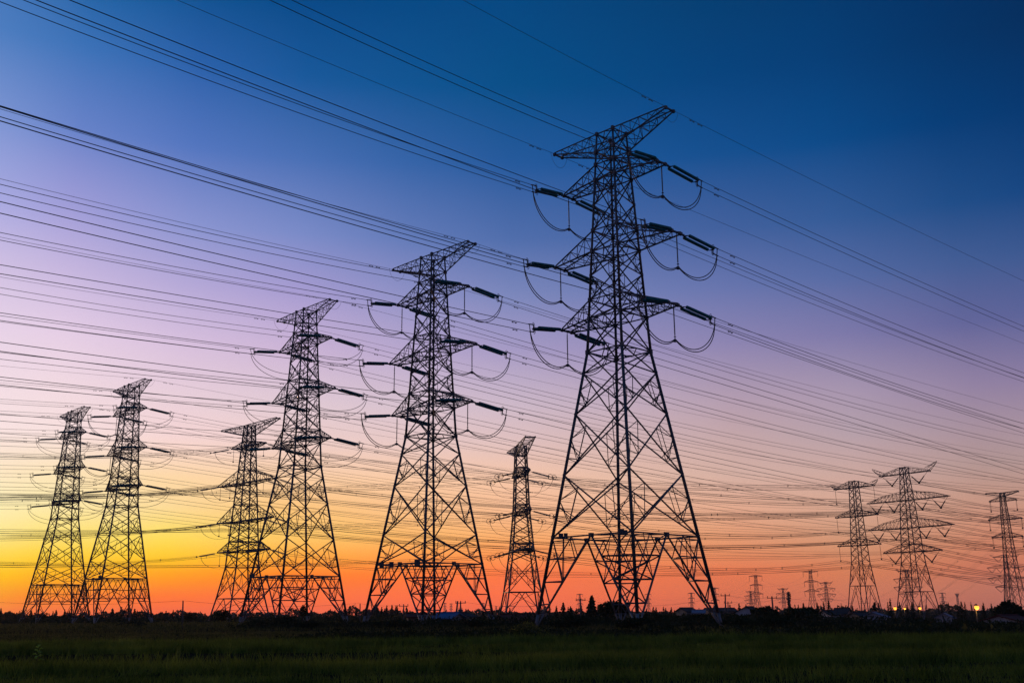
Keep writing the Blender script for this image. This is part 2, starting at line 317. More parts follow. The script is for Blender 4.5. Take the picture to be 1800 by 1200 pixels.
# common dead-end family of the five big pylons: heights above ground of the tallest one
CAGE = dict(z0=57.0, z1=54.66, u2=53.05, u3=51.06, m2=44.75, m3=42.18, l2=36.3, l3=34.09, bt=30.08)
ARMS = dict(e=(8.72, .70, 57.12), u=(7.18, .80, 50.99), m=(8.79, .82, 42.13), l=(7.91, .84, 34.07))
WT, WB, WG = 1.242, 2.535, 6.984
SLOPE = (WG - WB) / 30.08
def big_pylon(key, x, y, th, z0, low, zg, r_leg, label, low_belt=None, plates=()):
    """low = heights of the leg nodes n0..n3 (n3 is the base frame)"""
    dz = z0 - 57.0; z = {k: v + dz for k, v in CAGE.items()}
    for k, v in zip(('n0', 'n1', 'n2', 'n3'), low): z[k] = v
    def W(h): return WT + (WB - WT) * (z['z0'] - h) / (z['z0'] - z['bt']) if h >= z['bt'] else WB + SLOPE * (z['bt'] - h)
    f = Frame(x, y, th); root = empty('lattice_pylon', (x, y, zg), label, 'pylon', 'big dead-end pylons in a diagonal row')
    legs = [MB() for _ in range(4)]; feet = [MB() for _ in range(4)]; br = MB()
    zf = zg + 1.35
    for k in range(4):
        m = legs[k]; m.tube(f.C(k, W(z['z0']), z['z0']), f.C(k, W(z['l3']), z['l3']), r_leg * .62, 7, r_leg * .8)
        m.tube(f.C(k, W(z['l3']), z['l3']), f.C(k, W(z['bt']), z['bt']), r_leg * .8, 7, r_leg * .9)
        m.tube(f.C(k, W(z['bt']), z['bt']), f.C(k, W(zf), zf), r_leg * .9, 8, r_leg)
        feet[k].tube(f.C(k, W(zf), zf), f.C(k, W(zg - .3), zg - .3), r_leg * .95, 8)
    def X(hi, lo, r, sub=0.0, ks=range(4)):
        for k in ks:
            j = (k + 1) % 4; panel(br, f.C(k, W(hi), hi), f.C(k, W(lo), lo), f.C(j, W(hi), hi), f.C(j, W(lo), lo), r, sub)
    rb = r_leg * .42; rs = r_leg * .25
    # cage
    X(z['z0'], z['z1'], rb * .8); X(z['z1'], z['u2'], rb * .8); X(z['u2'], z['u3'], rb)
    for a_, b_ in (('u3', 'm2'), ('m3', 'l2')):
        mid = (z[a_] + z[b_]) / 2; X(z[a_], mid, rb, rs * .8); X(mid, z[b_], rb, rs * .8); gusset(br, f, W(mid), mid, r_leg * 1.8)
    X(z['m2'], z['m3'], rb); X(z['l2'], z['l3'], rb); X(z['l3'], z['bt'], rb * 1.1)
    for k_ in ('z0', 'z1', 'u2', 'u3', 'm2', 'm3', 'l2', 'l3'):
        ring(br, f, W(z[k_]), z[k_], rb); gusset(br, f, W(z[k_]), z[k_], r_leg * 2.3)
    ring(br, f, W(z['bt']), z['bt'], rb * 1.1); gusset(br, f, W(z['bt']), z['bt'], r_leg * 2.6)
    # body below the waist
    X(z['bt'], z['n0'], rb * 1.05); X(z['n0'], z['n1'], rb * 1.1, rs); X(z['n1'], z['n2'], rb * 1.15, rs); X(z['n2'], z['n3'], rb * 1.15, rs)
    for k_ in ('n0', 'n1', 'n2', 'n3'): gusset(br, f, W(z[k_]), z[k_], r_leg * 1.9)
    # base frame, twice two rails, and the diamond between the middles of its sides
    zn = z['n3']; K = [f.C(k, W(zn), zn) for k in range(4)]; Md = [lerp(K[k], K[(k + 1) % 4], .5) for k in range(4)]
    for k in range(4):
        br.tube(K[k], K[(k + 1) % 4], rb * 1.1); br.tube(K[k] - vec(0, 0, .38), K[(k + 1) % 4] - vec(0, 0, .38), rs)
        br.tube(Md[k], Md[(k + 1) % 4], rb * .8); br.box(Md[k], r_leg * 2.2, r_leg * 2.2, r_leg * 2.2, .75)
    # splayed feet: each leg stands inside two long struts that run up to the middles of the frame
    for k in range(4):
        Ft = f.C(k, W(zg), zg); M1, M2 = Md[k], Md[(k - 1) % 4]; e1, e2 = lerp(K[k], M1, .5), lerp(K[k], M2, .5)
        cut = (zn - zf) / (zn - zg)
        off = (f.o + vec(0, 0, zg) - Ft); off[2] = 0; off /= np.linalg.norm(off)
        for Mm, e in ((M1, e1), (M2, e2)):
            Fs = lerp(Ft, Mm, .012)
            br.tube(Mm, lerp(Mm, Fs, cut), r_leg * .58, 6); feet[k].tube(lerp(Mm, Fs, cut), Fs - vec(0, 0, .25), r_leg * .5, 6)
            tt = [.24, .5, .75]; lp = [lerp(K[k], Ft, t) for t in tt]; sp = [lerp(Mm, Fs, t) for t in tt]
            for a_, b_ in zip(lp, sp): br.tube(a_, b_, rb * .85)
            br.tube(K[k], sp[1], rb * .85); br.tube(e, lp[1], rb * .85); br.tube(lp[1], sp[2], rb * .85); br.tube(sp[0], e, rs * 1.3); br.tube(sp[1], lerp(e, K[k], .4), rs)
            br.tube(lp[2], lerp(Mm, Fs, cut), rs)
        for t in (.24, .5, .75): br.tube(lerp(M1, Ft, t), lerp(M2, Ft, t), rs * 1.5)
        br.tube(lerp(M1, Ft, .24), lerp(M2, Ft, .5), rs * 1.5); br.tube(lerp(M1, Ft, .75), lerp(M2, Ft, .5), rs * 1.5); br.tube(lerp(M2, Ft, .24), lerp(M1, Ft, .5), rs * 1.5)
        p = [lerp(K[k], Ft, cut), lerp(M1, Ft, cut), lerp(M2, Ft, cut)]
        for a_ in range(3): feet[k].tube(p[a_], p[(a_ + 1) % 3], r_leg * .22)
    if low_belt:
        q = [f.C(k, W(low_belt), low_belt) for k in range(4)]
        for k in range(4): br.tube(q[k], q[(k + 1) % 4], rb * .7)
    for k in range(4): legs[k].build('leg', STEEL, root, True); feet[k].build('leg_foot', STEEL_LIGHT, root, True)
    br.build('bracing', STEEL, root)
    for s in (-1, 1):
        m = MB(); Lr, wt, zt = ARMS['e']; zt += dz
        arm(m, f, s, W(z['z0']), z['z0'], W(z['z1']), z['z1'], Lr, wt, zt - .1, r_leg * .42, rs * .85, 6); m.build('earth_wire_arm', STEEL, root)
        for lv, a_, b_ in (('u', 'u2', 'u3'), ('m', 'm2', 'm3'), ('l', 'l2', 'l3')):
            m = MB(); Lr, wt, zt = ARMS[lv]; zt += dz
            arm(m, f, s, W(z[a_]), z[a_], W(z[b_]), z[b_], Lr, wt, zt, r_leg * .48, rs * .95, 5); m.build('cross_arm', STEEL, root)
    for (px_, py_, D_, wx, hz, mt, lab) in plates:
        P = at(px_, py_, D_); m = MB(); m.box(P, wx, .06, hz, -th + math.pi / 2 - .78); tag(m.build('sign_plate', mt, root), lab)
    for o in root.children: o.matrix_parent_inverse = Matrix.Translation((-x, -y, -zg))
    return f, dz

# ------------------------------------------------------------------ strings, jumpers and wires
def string_meshes():
    h = MB(); h.tube((0, 0, 0), (.35, 0, 0), .07); h.tube((.28, 0, 0), (.62, 0, 0), .05); h.box((.42, 0, 0), .22, .2, .2)
    h.poly([(.6, -.08, 0), (.6, .08, 0), (.86, .45, 0), (.86, -.45, 0)], .07)
    for y in (-.4, .4): h.tube((.8, y, 0), (1.0, y, 0), .05)
    d = MB(); prof = [(0, .05)]; n = 26; st = 4.15 / n
    for i in range(n):
        t = i * st; prof += [(t + .015, .055), (t + .03, .19), (t + .08, .2), (t + .09, .06), (t + st, .05)]
    d.lathe(prof, 9)
    y_ = MB()
    for y in (-.4, .4): y_.tube((5.1, y, 0), (5.32, y, 0), .05)
    y_.poly([(5.28, -.46, 0), (5.28, .46, 0), (5.52, .1, 0), (5.52, -.1, 0)], .07)
    y_.tube((5.5, 0, -.44), (5.5, 0, .44), .08)
    for s in (-1, 1):
        y_.tube((5.5, 0, s * .43), (6.4, 0, s * .43), .075); y_.box((5.62, 0, s * .43), .2, .14, .14)
        y_.path([(5.25, 0, s * .12), (5.3, 0, s * .5), (5.45, 0, s * .66), (5.62, 0, s * .62)], .035, 5)
    return h.mesh('link_plate', HARD), d.mesh('disc_stack', GLASS, True), y_.mesh('yoke_plate', HARD)
STR = None
def dead_end_string(P, azd, slope, label, group, scale=1.0):
    """double glass string pulled from P along direction azd; returns the two wire ends"""
    global STR
    if STR is None: STR = string_meshes()
    d = vec(azd[0], azd[1], -slope); d /= np.linalg.norm(d); side = np.cross((0, 0, 1.0), d); side /= np.linalg.norm(side); up = np.cross(d, side)
    o = empty('insulator_string', (0, 0, 0), label, 'insulator', group)
    o.matrix_world = Matrix(((d[0], side[0], up[0], P[0]), (d[1], side[1], up[1], P[1]), (d[2], side[2], up[2], P[2]), (0, 0, 0, 1)))
    link('link_plate', STR[0], o)
    for y in (-.4, .4): c = link('disc_stack', STR[1], o); c.location = (.95, y, 0)
    link('yoke_plate', STR[2], o)
    e = P + d * 6.35
    return e + up * .43, e - up * .43
def bez(p0, p1, p2, p3, n=18):
    t = np.linspace(0, 1, n)[:, None]
    return list((1 - t) ** 3 * p0 + 3 * (1 - t) ** 2 * t * p1 + 3 * (1 - t) * t * t * p2 + t ** 3 * p3)
def damper(m, p, d):
    q = p - vec(0, 0, .16); m.tube(p, q, .035, 4); m.tube(q - d * .3, q + d * .3, .025, 4)
    for s in (-1, 1): m.tube(q + d * (s * .2), q + d * (s * .38), .075, 5)
def run_wire(P, azd, a, b, T, r, seg=46):
    t = np.linspace(0, 1, seg) ** 1.25 * T
    return [P + vec(azd[0] * u, azd[1] * u, a * u + b * u * u) for u in t]
LV_NAME = dict(u='upper', m='middle', l='lower', e='earth wire')
def side_name(s): return 'right' if s > 0 else 'left'
PHI_R, PHI_L = math.radians(50), math.radians(40)
DR = vec(math.sin(PHI_R), math.cos(PHI_R), 0); DL = -vec(math.sin(PHI_L), math.cos(PHI_L), 0)
W_R = {('T1', 'e', 1): (-.0553, .000174), ('T1', 'e', -1): (-.0470, .000076), ('T1', 'u', 1): (-.0666, .000186), ('T1', 'm', 1): (-.0812, .000326),
       ('T1', 'u', -1): (-.0830, .000254), ('T1', 'l', 1): (-.0876, .000423), ('T1', 'm', -1): (-.0728, .000105), ('T1', 'l', -1): (-.0659, .00001)}
D_R = dict(e=(-.052, .00013), u=(-.076, .00022), m=(-.077, .00022), l=(-.075, .0002))
W_L = {('T1', 'e', -1): (-.0869, .00024), ('T1', 'e', 1): (-.0925, .000415), ('T1', 'u', 1): (-.1123, .000653), ('T1', 'm', 1): (-.0798, .000256),
       ('T1', 'u', -1): (-.1015, .000479), ('T1', 'm', -1): (-.0740, .000226), ('T1', 'l', 1): (-.0738, .000236), ('T1', 'l', -1): (-.0672, .000222),
       ('T2', 'u', 1): (-.1108, .000495), ('T2', 'u', -1): (-.1027, .000397), ('T2', 'm', 1): (-.0797, .000087), ('T2', 'm', -1): (-.0919, .000321),
       ('T3', 'u', 1): (-.0968, .000512), ('T3', 'u', -1): (-.0797, .000177)}
D_L = dict(e=(-.09, .0003), u=(-.098, .00042), m=(-.084, .00028), l=(-.072, .00024))
def span_group(nick): return 'wires strung from ' + nick
def wires(key, f, dz, nick, rods, T_r, T_l, rw=.026):
    for s in (-1, 1):
        for lv in 'uml':
            Lr, wt, zt = ARMS[lv]; zt += dz; ends = {}
            for e, dv, tab, dflt, T in ((1, DR, W_R, D_R, T_r), (-1, DL, W_L, D_L, T_l)):
                P = f.P(s * Lr, e * wt, zt); go = side_name(e)
                where = f'{LV_NAME[lv]} {side_name(s)} arm of {nick}'
                top, bot = dead_end_string(P, dv, .155 if e < 0 else .125, f'green glass insulator string pulling {go} from {where}', 'glass strings on the big pylons')
                ends[e] = (top, bot)
                a, b = tab.get((key, lv, s), dflt[lv])
                root = empty('power_line', tuple(P), f'twin wires running {go} from {where}', 'power line', 'twin wires of the big pylons')
                for q in (top, bot):
                    m = MB(); pts = run_wire(q, dv, a, b, T, rw); m.path(pts, rw, 4)
                    o = m.build('wire', ALU, root); o.matrix_parent_inverse = Matrix.Translation(tuple(-P))
                    for tdm in (2.6,):
                        m = MB(); dd = vec(dv[0], dv[1], a); dd /= np.linalg.norm(dd)
                        damper(m, q + dd * tdm, dd); o = m.build('vibration_damper', HARD, root); o.matrix_parent_inverse = Matrix.Translation(tuple(-P))
            # jumper under the arm
            m = MB(); tipm = f.P(s * Lr, 0, zt); Bp = tipm - vec(0, 0, 4.0)
            for i in (0, 1):
                A_, C_ = ends[-1][i], ends[1][i]; A2 = A_ + DL * -.15; C2 = C_ + DR * -.15; sh = vec(0, 0, .12 if i == 0 else -.12)
                if (s, lv) in rods:
                    for q, dv in ((A2, DL), (C2, DR)):
                        m.path(bez(q, vec(q[0], q[1], Bp[2] - .2) - dv * .2 + sh * 2, Bp + dv * 2.7 - vec(0, 0, 2.0) + sh, Bp + sh * .4), .055, 5)
                else: m.path(bez(A2, A2 - vec(0, 0, 4.6) - DL * .8 + sh, C2 - vec(0, 0, 4.6) - DR * .8 + sh, C2, 26), .045, 5)
            tag(m.build('jumper_cable', ALU, None, True), f'drooping jumper cable below {LV_NAME[lv]} {side_name(s)} arm of {nick}', 'cable', 'jumper loops of the big pylons')
            if (s, lv) in rods:
                q0 = tipm - vec(0, 0, .1); root = empty('jumper_support', tuple(q0), f'hanging rod holding the jumper below {LV_NAME[lv]} {side_name(s)} arm of {nick}', 'insulator', 'rods holding jumper loops')
                m = MB(); m.lathe([(-.0, .04)] + [(-.35 - i * .11 - d_, r_) for i in range(28) for d_, r_ in ((0, .045), (.02, .085), (.05, .085), (.07, .045))] + [(-3.6, .04)], 7, (0, 0, 0), 'z')
                o = m.build('rod', CERAM, root, True)
                m = MB(); m.lathe([(-3.55, .05), (-3.62, .16), (-3.66, .05), (-3.95, .05), (-3.97, .2), (-4.2, .2), (-4.22, .06)], 9, (0, 0, 0), 'z'); m.build('weight', HARD, root)
        Lr, wt, zt = ARMS['e']; zt += dz
        for e, dv, tab, dflt, T in ((1, DR, W_R, D_R, T_r), (-1, DL, W_L, D_L, T_l)):
            a, b = tab.get((key, 'e', s), dflt['e']); P = f.P(s * Lr, e * wt, zt)
            root = empty('earth_wire', tuple(P), f'thin earth wire running {side_name(e)} from top {side_name(s)} tip of {nick}', 'power line', 'earth wires of the big pylons')
            m = MB(); m.path(run_wire(P, dv, a, b, T, rw * .7), rw * .7, 4); o = m.build('wire', ALU, root); o.matrix_parent_inverse = Matrix.Translation(tuple(-P))
            dd = vec(dv[0], dv[1], a); dd /= np.linalg.norm(dd); 
            for t in (3.2, 4.6): m = MB(); damper(m, P + dd * t, dd); o = m.build('vibration_damper', HARD, root); o.matrix_parent_inverse = Matrix.Translation(tuple(-P))
        m = MB(); A_, C_ = f.P(s * Lr, -wt, zt), f.P(s * Lr, wt, zt)
        m.path(bez(A_ + DL * .8, A_ - vec(0, 0, 2.2) + DL * .3, C_ - vec(0, 0, 2.2) + DR * .3, C_ + DR * .8), .02, 4)
        tag(m.build('earth_jumper', ALU), f'thin slack loop below top {side_name(s)} tip of {nick}', 'cable', 'earth wire loops')

ALLR = {(s, l) for s in (-1, 1) for l in 'uml'}
BIG = [
 ('T1', 12.14, 116.20, 45.60, 57.00, (27.60, 22.92, 16.13, 9.39), 0, .19, 'the tallest pylon', 'tallest dark lattice pylon standing right of centre with a waisted body', None, ALLR,
   [(986, 942, 113, .5, .6, PLATE_BLUE, 'blue sign plate'), (994.5, 941.5, 112.5, .42, .6, PLATE_GREY, 'grey sign plate'), (1092, 934, 107, .6, .6, PLATE_GREY, 'grey sign plate'), (1100, 935, 106.5, .35, .45, PLATE_GREY, None)]),
 ('T2', -11.72, 149.21, 45.9, 52.99, (23.5, 18.95, 12.16, 8.14), 0, .19, 'the second tallest pylon', 'second tallest lattice pylon left of the tallest one', None, ALLR,
   [(671, 993, 146, .6, .7, PLATE_GREY, None), (688, 992, 145, .6, .8, PLATE_BLUE, 'blue sign plate'), (733.5, 988, 141, .75, .8, PLATE_GREY, None)]),
 ('T3', -35.51, 175.06, 48.5, 52.29, (23.5, 19.28, 13.4, 7.54), 0, .185, 'the third tallest pylon', 'third tallest lattice pylon with flag-like top left of centre', None, set(), [(443, 1012, 174, .9, .7, PLATE_GREY, None)]),
 ('T5', -85.96, 232.88, 48.0, 51.95, (22.77, 18.78, 13.42, 9.46), 0, .185, 'the pylon second from left', 'lattice pylon second from left against the yellow sky', 5.4, {(-1, 'u'), (-1, 'm')}, [(176.5, 1014, 228, .9, .7, PLATE_GREY, None)]),
 ('T4', -111.75, 264.70, 48.9, 52.17, (22.62, 18.85, 13.46, 9.25), 0.1, .185, 'the leftmost pylon', 'leftmost and farthest pylon of the diagonal row', 5.3, set(), []),
]
FR = {}
for key, x, y, thd, z0, low, zg, rl, nick, lab, belt, rods, plates in BIG:
    f, dz = big_pylon(key, x, y, math.radians(thd), z0, low, zg, rl, lab, belt, plates); FR[key] = (f, dz)
    wires(key, f, dz, nick, rods, 330, 330, .037 if key in ('T1', 'T2') else .033)

# ------------------------------------------------------------------ other pylons
def slim_pylon(x, y, th, zg, levels, panels, arms, r, label, group=None, body=None, base=None, tiny=False):
    """levels = [(z, half width) ...] from the top down; arms = (name, L, w_tip, z_tip, z_top, z_bot, shape)"""
    lz = [l[0] for l in levels][::-1]; lw = [l[1] for l in levels][::-1]
    W = lambda h: float(np.interp(h, lz, lw))
    f = Frame(x, y, th, body); root = empty('lattice_pylon', (x, y, zg), label, 'pylon', group); n = 3 if tiny else 5
    zt = levels[0][0]; rb = r * .52
    for k in range(4):
        m = MB()
        for (za, wa), (zb, wb) in zip(levels, levels[1:]): m.tube(f.C(k, wa, za), f.C(k, wb, zb), r, n + 1)
        m.build('leg', STEEL, root)
    br = MB()
    for hi, lo in zip(panels, panels[1:]):
        for k in range(4):
            j = (k + 1) % 4; panel(br, f.C(k, W(hi), hi), f.C(k, W(lo), lo), f.C(j, W(hi), hi), f.C(j, W(lo), lo), rb, 0 if (tiny or hi - lo < 5) else rb * .55)
    for a_ in arms:
        for h in (a_[4], a_[5]): ring(br, f, W(h), h, rb, not tiny); 
        if not tiny: gusset(br, f, W(a_[5]), a_[5], r * 2.2)
    if base:
        hb, ht = base; c = [f.C(k, W(hb), hb) for k in range(4)]; t = [f.C(k, W(ht), ht) for k in range(4)]; g_ = [f.C(k, W(zg), zg) for k in range(4)]
        for k in range(4):
            j = (k + 1) % 4; mid = lerp(c[k], c[j], .5); mt = lerp(t[k], t[j], .5)
            br.tube(c[k], c[j], rb); br.tube(t[k], t[j], rb); br.tube(mt, g_[k], rb * 1.1); br.tube(mt, g_[j], rb * 1.1)
            br.tube(t[k], lerp(mt, g_[j], .5), rb * .5); br.tube(lerp(mt, g_[k], .5), lerp(t[k], g_[k], .5), rb * .6); br.tube(lerp(mt, g_[j], .5), lerp(t[j], g_[j], .5), rb * .6)
            br.tube(lerp(mt, g_[k], .5), lerp(t[k], g_[k], .75), rb * .5); br.tube(lerp(mt, g_[j], .5), lerp(t[j], g_[j], .75), rb * .5)
    br.build('bracing', STEEL, root)
    for (nm, Lr, wtip, zt_, z_t, z_b, shape) in arms:
        for s in (-1, 1):
            m = MB()
            if shape == 'horn':      # flat box arm with a raised horn for the earth wire at its tip
                Lin = Lr[0]; arm(m, f, s, W(z_t), z_t, W(z_b), z_b, Lin, wtip, z_b, r * .6, rb * .6, 5)
                for v in (-1, 1):
                    m.tube(f.P(s * Lin, v * wtip, z_b), f.P(s * Lr[1], 0, zt_), r * .5, n); m.tube(f.P(s * Lin * .88, v * wtip, z_b + .9), f.P(s * Lr[1], 0, zt_ + .25), r * .5, n)
                for t in (.25, .5, .75): m.tube(lerp(f.P(s * Lin, wtip, z_b), f.P(s * Lr[1], 0, zt_), t), lerp(f.P(s * Lin * .88, -wtip, z_b + .9), f.P(s * Lr[1], 0, zt_ + .25), t), rb * .6, n)
            elif shape == 'bow':     # long arm whose upper chord bends down only near the tip
                ks = [k for k in range(4) if SGN[k][0] == s]
                for k in ks:
                    v = SGN[k][1]; T = f.C(k, W(z_t), z_t); Bc = f.C(k, W(z_b), z_b); K = f.P(s * Lr * .62, v * wtip * 1.2, z_b + (zt_ - z_b) * .6 + (z_t - z_b) * .62); E = f.P(s * Lr, v * wtip, zt_)
                    m.tube(T, K, r * .55, n); m.tube(K, E, r * .55, n); m.tube(Bc, E, r * .7, n); nn = 9
                    top = [lerp(T, K, i / 5.5) if i <= 5.5 else lerp(K, E, (i - 5.5) / (nn - 5.5)) for i in range(nn + 1)]; bo = [lerp(Bc, E, i / nn) for i in range(nn + 1)]
                    for i in range(nn): m.tube(bo[i], top[i], rb * .6, n) if i else 0; m.tube(top[i], bo[i + 1], rb * .6, n)
                for i in range(1, 9):
                    pA, pB = [lerp(f.C(k, W(z_b), z_b), f.P(s * Lr, SGN[k][1] * wtip, zt_), i / 9) for k in ks]; m.tube(pA, pB, rb * .6, n)
                m.tube(f.P(s * Lr, -wtip, zt_), f.P(s * Lr, wtip, zt_), r * .7, n)
            else:
                arm(m, f, s, W(z_t), z_t, W(z_b), z_b, Lr, wtip, zt_, r * .62, rb * .6, 3 if tiny else 5)
            m.build(nm, STEEL, root)
    for o in root.children: o.matrix_parent_inverse = Matrix.Translation((-x, -y, -zg))
    return f, root
def bundle(P, Q, sag, label, r=.02, spread=.22, spacers=3, cat='power line', group='wires of the background lines', n4=2):
    """span between two points: a bundle of wires and the spacers that hold them apart"""
    P, Q = np.asarray(P, float), np.asarray(Q, float); root = empty('power_line', tuple(P), label, cat, group); inv = Matrix.Translation(tuple(-P))
    d = Q - P; h = np.cross(d, (0, 0, 1.0)); h /= np.linalg.norm(h)
    offs = [h * spread + vec(0, 0, spread), h * -spread + vec(0, 0, spread), h * -spread - vec(0, 0, spread), h * spread - vec(0, 0, spread)]
    if n4 == 2: offs = [vec(0, 0, spread), vec(0, 0, -spread)]
    if n4 == 1: offs = [vec(0, 0, 0)]
    C_ = lambda t: P + d * t - vec(0, 0, 4 * sag * t * (1 - t))
    for o_ in offs:
        m = MB(); m.path([C_(t) + o_ for t in np.linspace(0, 1, 30)], r, 3); o = m.build('wire', ALU, root); o.matrix_parent_inverse = inv
    for i in range(spacers):
        c = C_((i + .6 + random.uniform(-.25, .25)) / spacers); m = MB()
        for a_ in range(len(offs)): m.tube(c + offs[a_] * 1.25, c + offs[(a_ + 1) % len(offs)] * 1.25, .035, 4)
        m.tube(c - vec(0, 0, spread), c + vec(0, 0, spread), .05, 4); o = m.build('spacer', HARD, root); o.matrix_parent_inverse = inv
    return root
def thin_string(P, Q, label, group, double=.0, axis=None, r=.11, cat='insulator'):
    P, Q = np.asarray(P, float), np.asarray(Q, float); root = empty('insulator_string', tuple(P), label, cat, group); inv = Matrix.Translation(tuple(-P)); d = Q - P
    offs = [0] if not double else [-double, double]; ax = vec(0, 0, 1) if axis is None else axis
    for s in offs:
        m = MB(); a0, b0 = lerp(P, Q, .16) + ax * s, lerp(P, Q, .86) + ax * s
        k = max(6, int(np.linalg.norm(b0 - a0) / .22))
        for i in range(k): m.tube(lerp(a0, b0, i / k), lerp(a0, b0, (i + .62) / k), r, 6, r * .8)
        o = m.build('disc_stack', CERAM, root); o.matrix_parent_inverse = inv
    m = MB()
    for s in offs: m.tube(P, lerp(P, Q, .165) + ax * s, .045, 4)
    o = m.build('link_rod', HARD, root); o.matrix_parent_inverse = inv
    m = MB(); m.box(Q, .3, .3, .35)
    for s in offs: m.tube(Q, lerp(P, Q, .855) + ax * s, .045, 4)
    o = m.build('clamp', HARD, root); o.matrix_parent_inverse = inv
def sgn_word(s): return 'right' if s > 0 else 'left'

# pylon with four pairs of wide arms, half hidden behind the third tallest
NK6 = 'the wide armed pylon'
T6 = dict(x=-68.2, y=270, th=math.radians(45))
z6 = [49.3, 46.7, 45.0, 43.3, 40.5, 37.7, 34.2, 31.3, 28.8, 24.6, 21.2, 19.6, 17.2, 13.3, 5.7]
f6, _ = slim_pylon(T6['x'], 270, T6['th'], 0, [(49.3, 1.03), (13.3, 3.05), (5.7, 4.4), (0, 5.6)], z6, [
    ('earth_wire_arm', 13.3, .5, 49.4, 49.3, 46.7, ''), ('cross_arm', 7.3, .6, 43.9, 45.0, 43.3, ''), ('cross_arm', 12.9, .7, 34.5, 37.7, 34.2, ''),
    ('cross_arm', 12.3, .7, 25.0, 28.8, 24.6, ''), ('cross_arm', 11.2, .7, 17.4, 19.6, 17.2, '')], .19,
    'wide armed lattice pylon half hidden behind the third tallest one', body=math.radians(50), base=(13.3, 5.7))
# narrow pylon seen nearly along its arms, between the two tallest
NK7 = 'the narrow central pylon'
z7 = [43.3, 40.8, 37.8, 35.8, 33.2, 30.6, 28.4, 26.0, 23.3, 20.8, 18.6, 16.6, 14.2]
f7, _ = slim_pylon(2.0, 270, math.radians(80), 0, [(43.3, 1.25), (26.8, 1.8), (17.6, 2.58), (6.7, 4.0), (-.2, 5.2)], z7 + [6.7], [
    ('earth_wire_arm', 13.4, 1.2, 43.5, 43.3, 40.8, ''), ('cross_arm', 8.2, .8, 36.1, 37.8, 35.8, ''), ('cross_arm', 9.0, .8, 26.3, 28.4, 26.0, ''), ('cross_arm', 8.6, .8, 16.9, 18.6, 16.6, '')], .19,
    'narrow lattice pylon seen end-on between the two tallest', base=(6.7, 6.7 - .02))
ARM7 = [('upper', 8.2, 36.1), ('middle', 9.0, 26.3), ('lower', 8.6, 16.9)]
ARM6 = [('top', 7.3, 43.9, (1.0,)), ('second', 12.9, 34.5, (1.0, .62)), ('third', 12.3, 25.0, (1.0, .62)), ('lowest', 11.2, 17.4, (1.0,))]
# small right-hand pylons
NK8, NK9, NK10 = 'the pylon with single hanging strings', 'the pylon with V strings', 'the rightmost pylon'
ZR = -1.2
f8, _ = slim_pylon(96.65, 300, math.radians(52), ZR, [(37.2, .96), (35.2, .98), (27.3, 1.22), (19.3, 1.56), (14.5, 1.78), (8.2, 2.46), (ZR - .2, 3.5)],
    [37.2, 35.2, 33.3, 31.5, 29.0, 27.2, 25.2, 23.2, 21.0, 19.2, 17.0, 14.5, 8.2], [
    ('cross_arm', (6.3, 7.9), .5, 36.7, 37.1, 35.3, 'horn'), ('cross_arm', 6.55, .5, 27.3, 29.0, 27.2, ''), ('cross_arm', 6.55, .5, 19.27, 21.0, 19.2, '')], .13,
    'slim right pylon with single strings hanging from three pairs of arms', base=(8.2, 8.18))
f9, _ = slim_pylon(111.34, 300, math.radians(53), ZR, [(41.0, .86), (39.1, .88), (31.6, 1.36), (23.9, 1.78), (17.4, 2.1), (14.1, 2.32), (6.5, 3.3), (ZR - .2, 4.4)],
    [41.0, 39.1, 36.6, 34.0, 31.6, 29.2, 26.6, 23.9, 21.6, 19.4, 17.4, 14.1, 6.5], [
    ('cross_arm', (7.75, 10.4), .55, 41.3, 40.9, 39.1, 'horn'), ('cross_arm', 13.0, .5, 31.7, 34.0, 31.6, 'bow'), ('cross_arm', 13.3, .5, 24.0, 26.6, 23.9, 'bow'), ('cross_arm', 8.75, .5, 17.35, 19.4, 17.3, '')], .14,
    'right pylon with four pairs of arms carrying V strings', base=(6.5, 6.48))
f10, _ = slim_pylon(138.4, 300, math.radians(45), ZR, [(33.5, .55), (31.2, .6), (26.1, .85), (21.2, 1.0), (12, 1.45), (3.3, 2.2), (ZR - .2, 2.7)],
    [33.5, 32.4, 31.1, 29.3, 27.4, 26.0, 24.2, 22.4, 21.1, 18.6, 15.4, 12, 7.5, 3.3, ZR], [
    ('earth_wire_arm', 4.4, .3, 33.5, 33.5, 32.5, ''), ('cross_arm', 3.6, .35, 31.25, 32.4, 31.1, ''), ('cross_arm', 4.4, .35, 26.1, 27.4, 26.0, ''), ('cross_arm', 4.05, .35, 21.15, 22.4, 21.1, '')], .11,
    'rightmost slim pylon cut near the picture edge above a round tree')

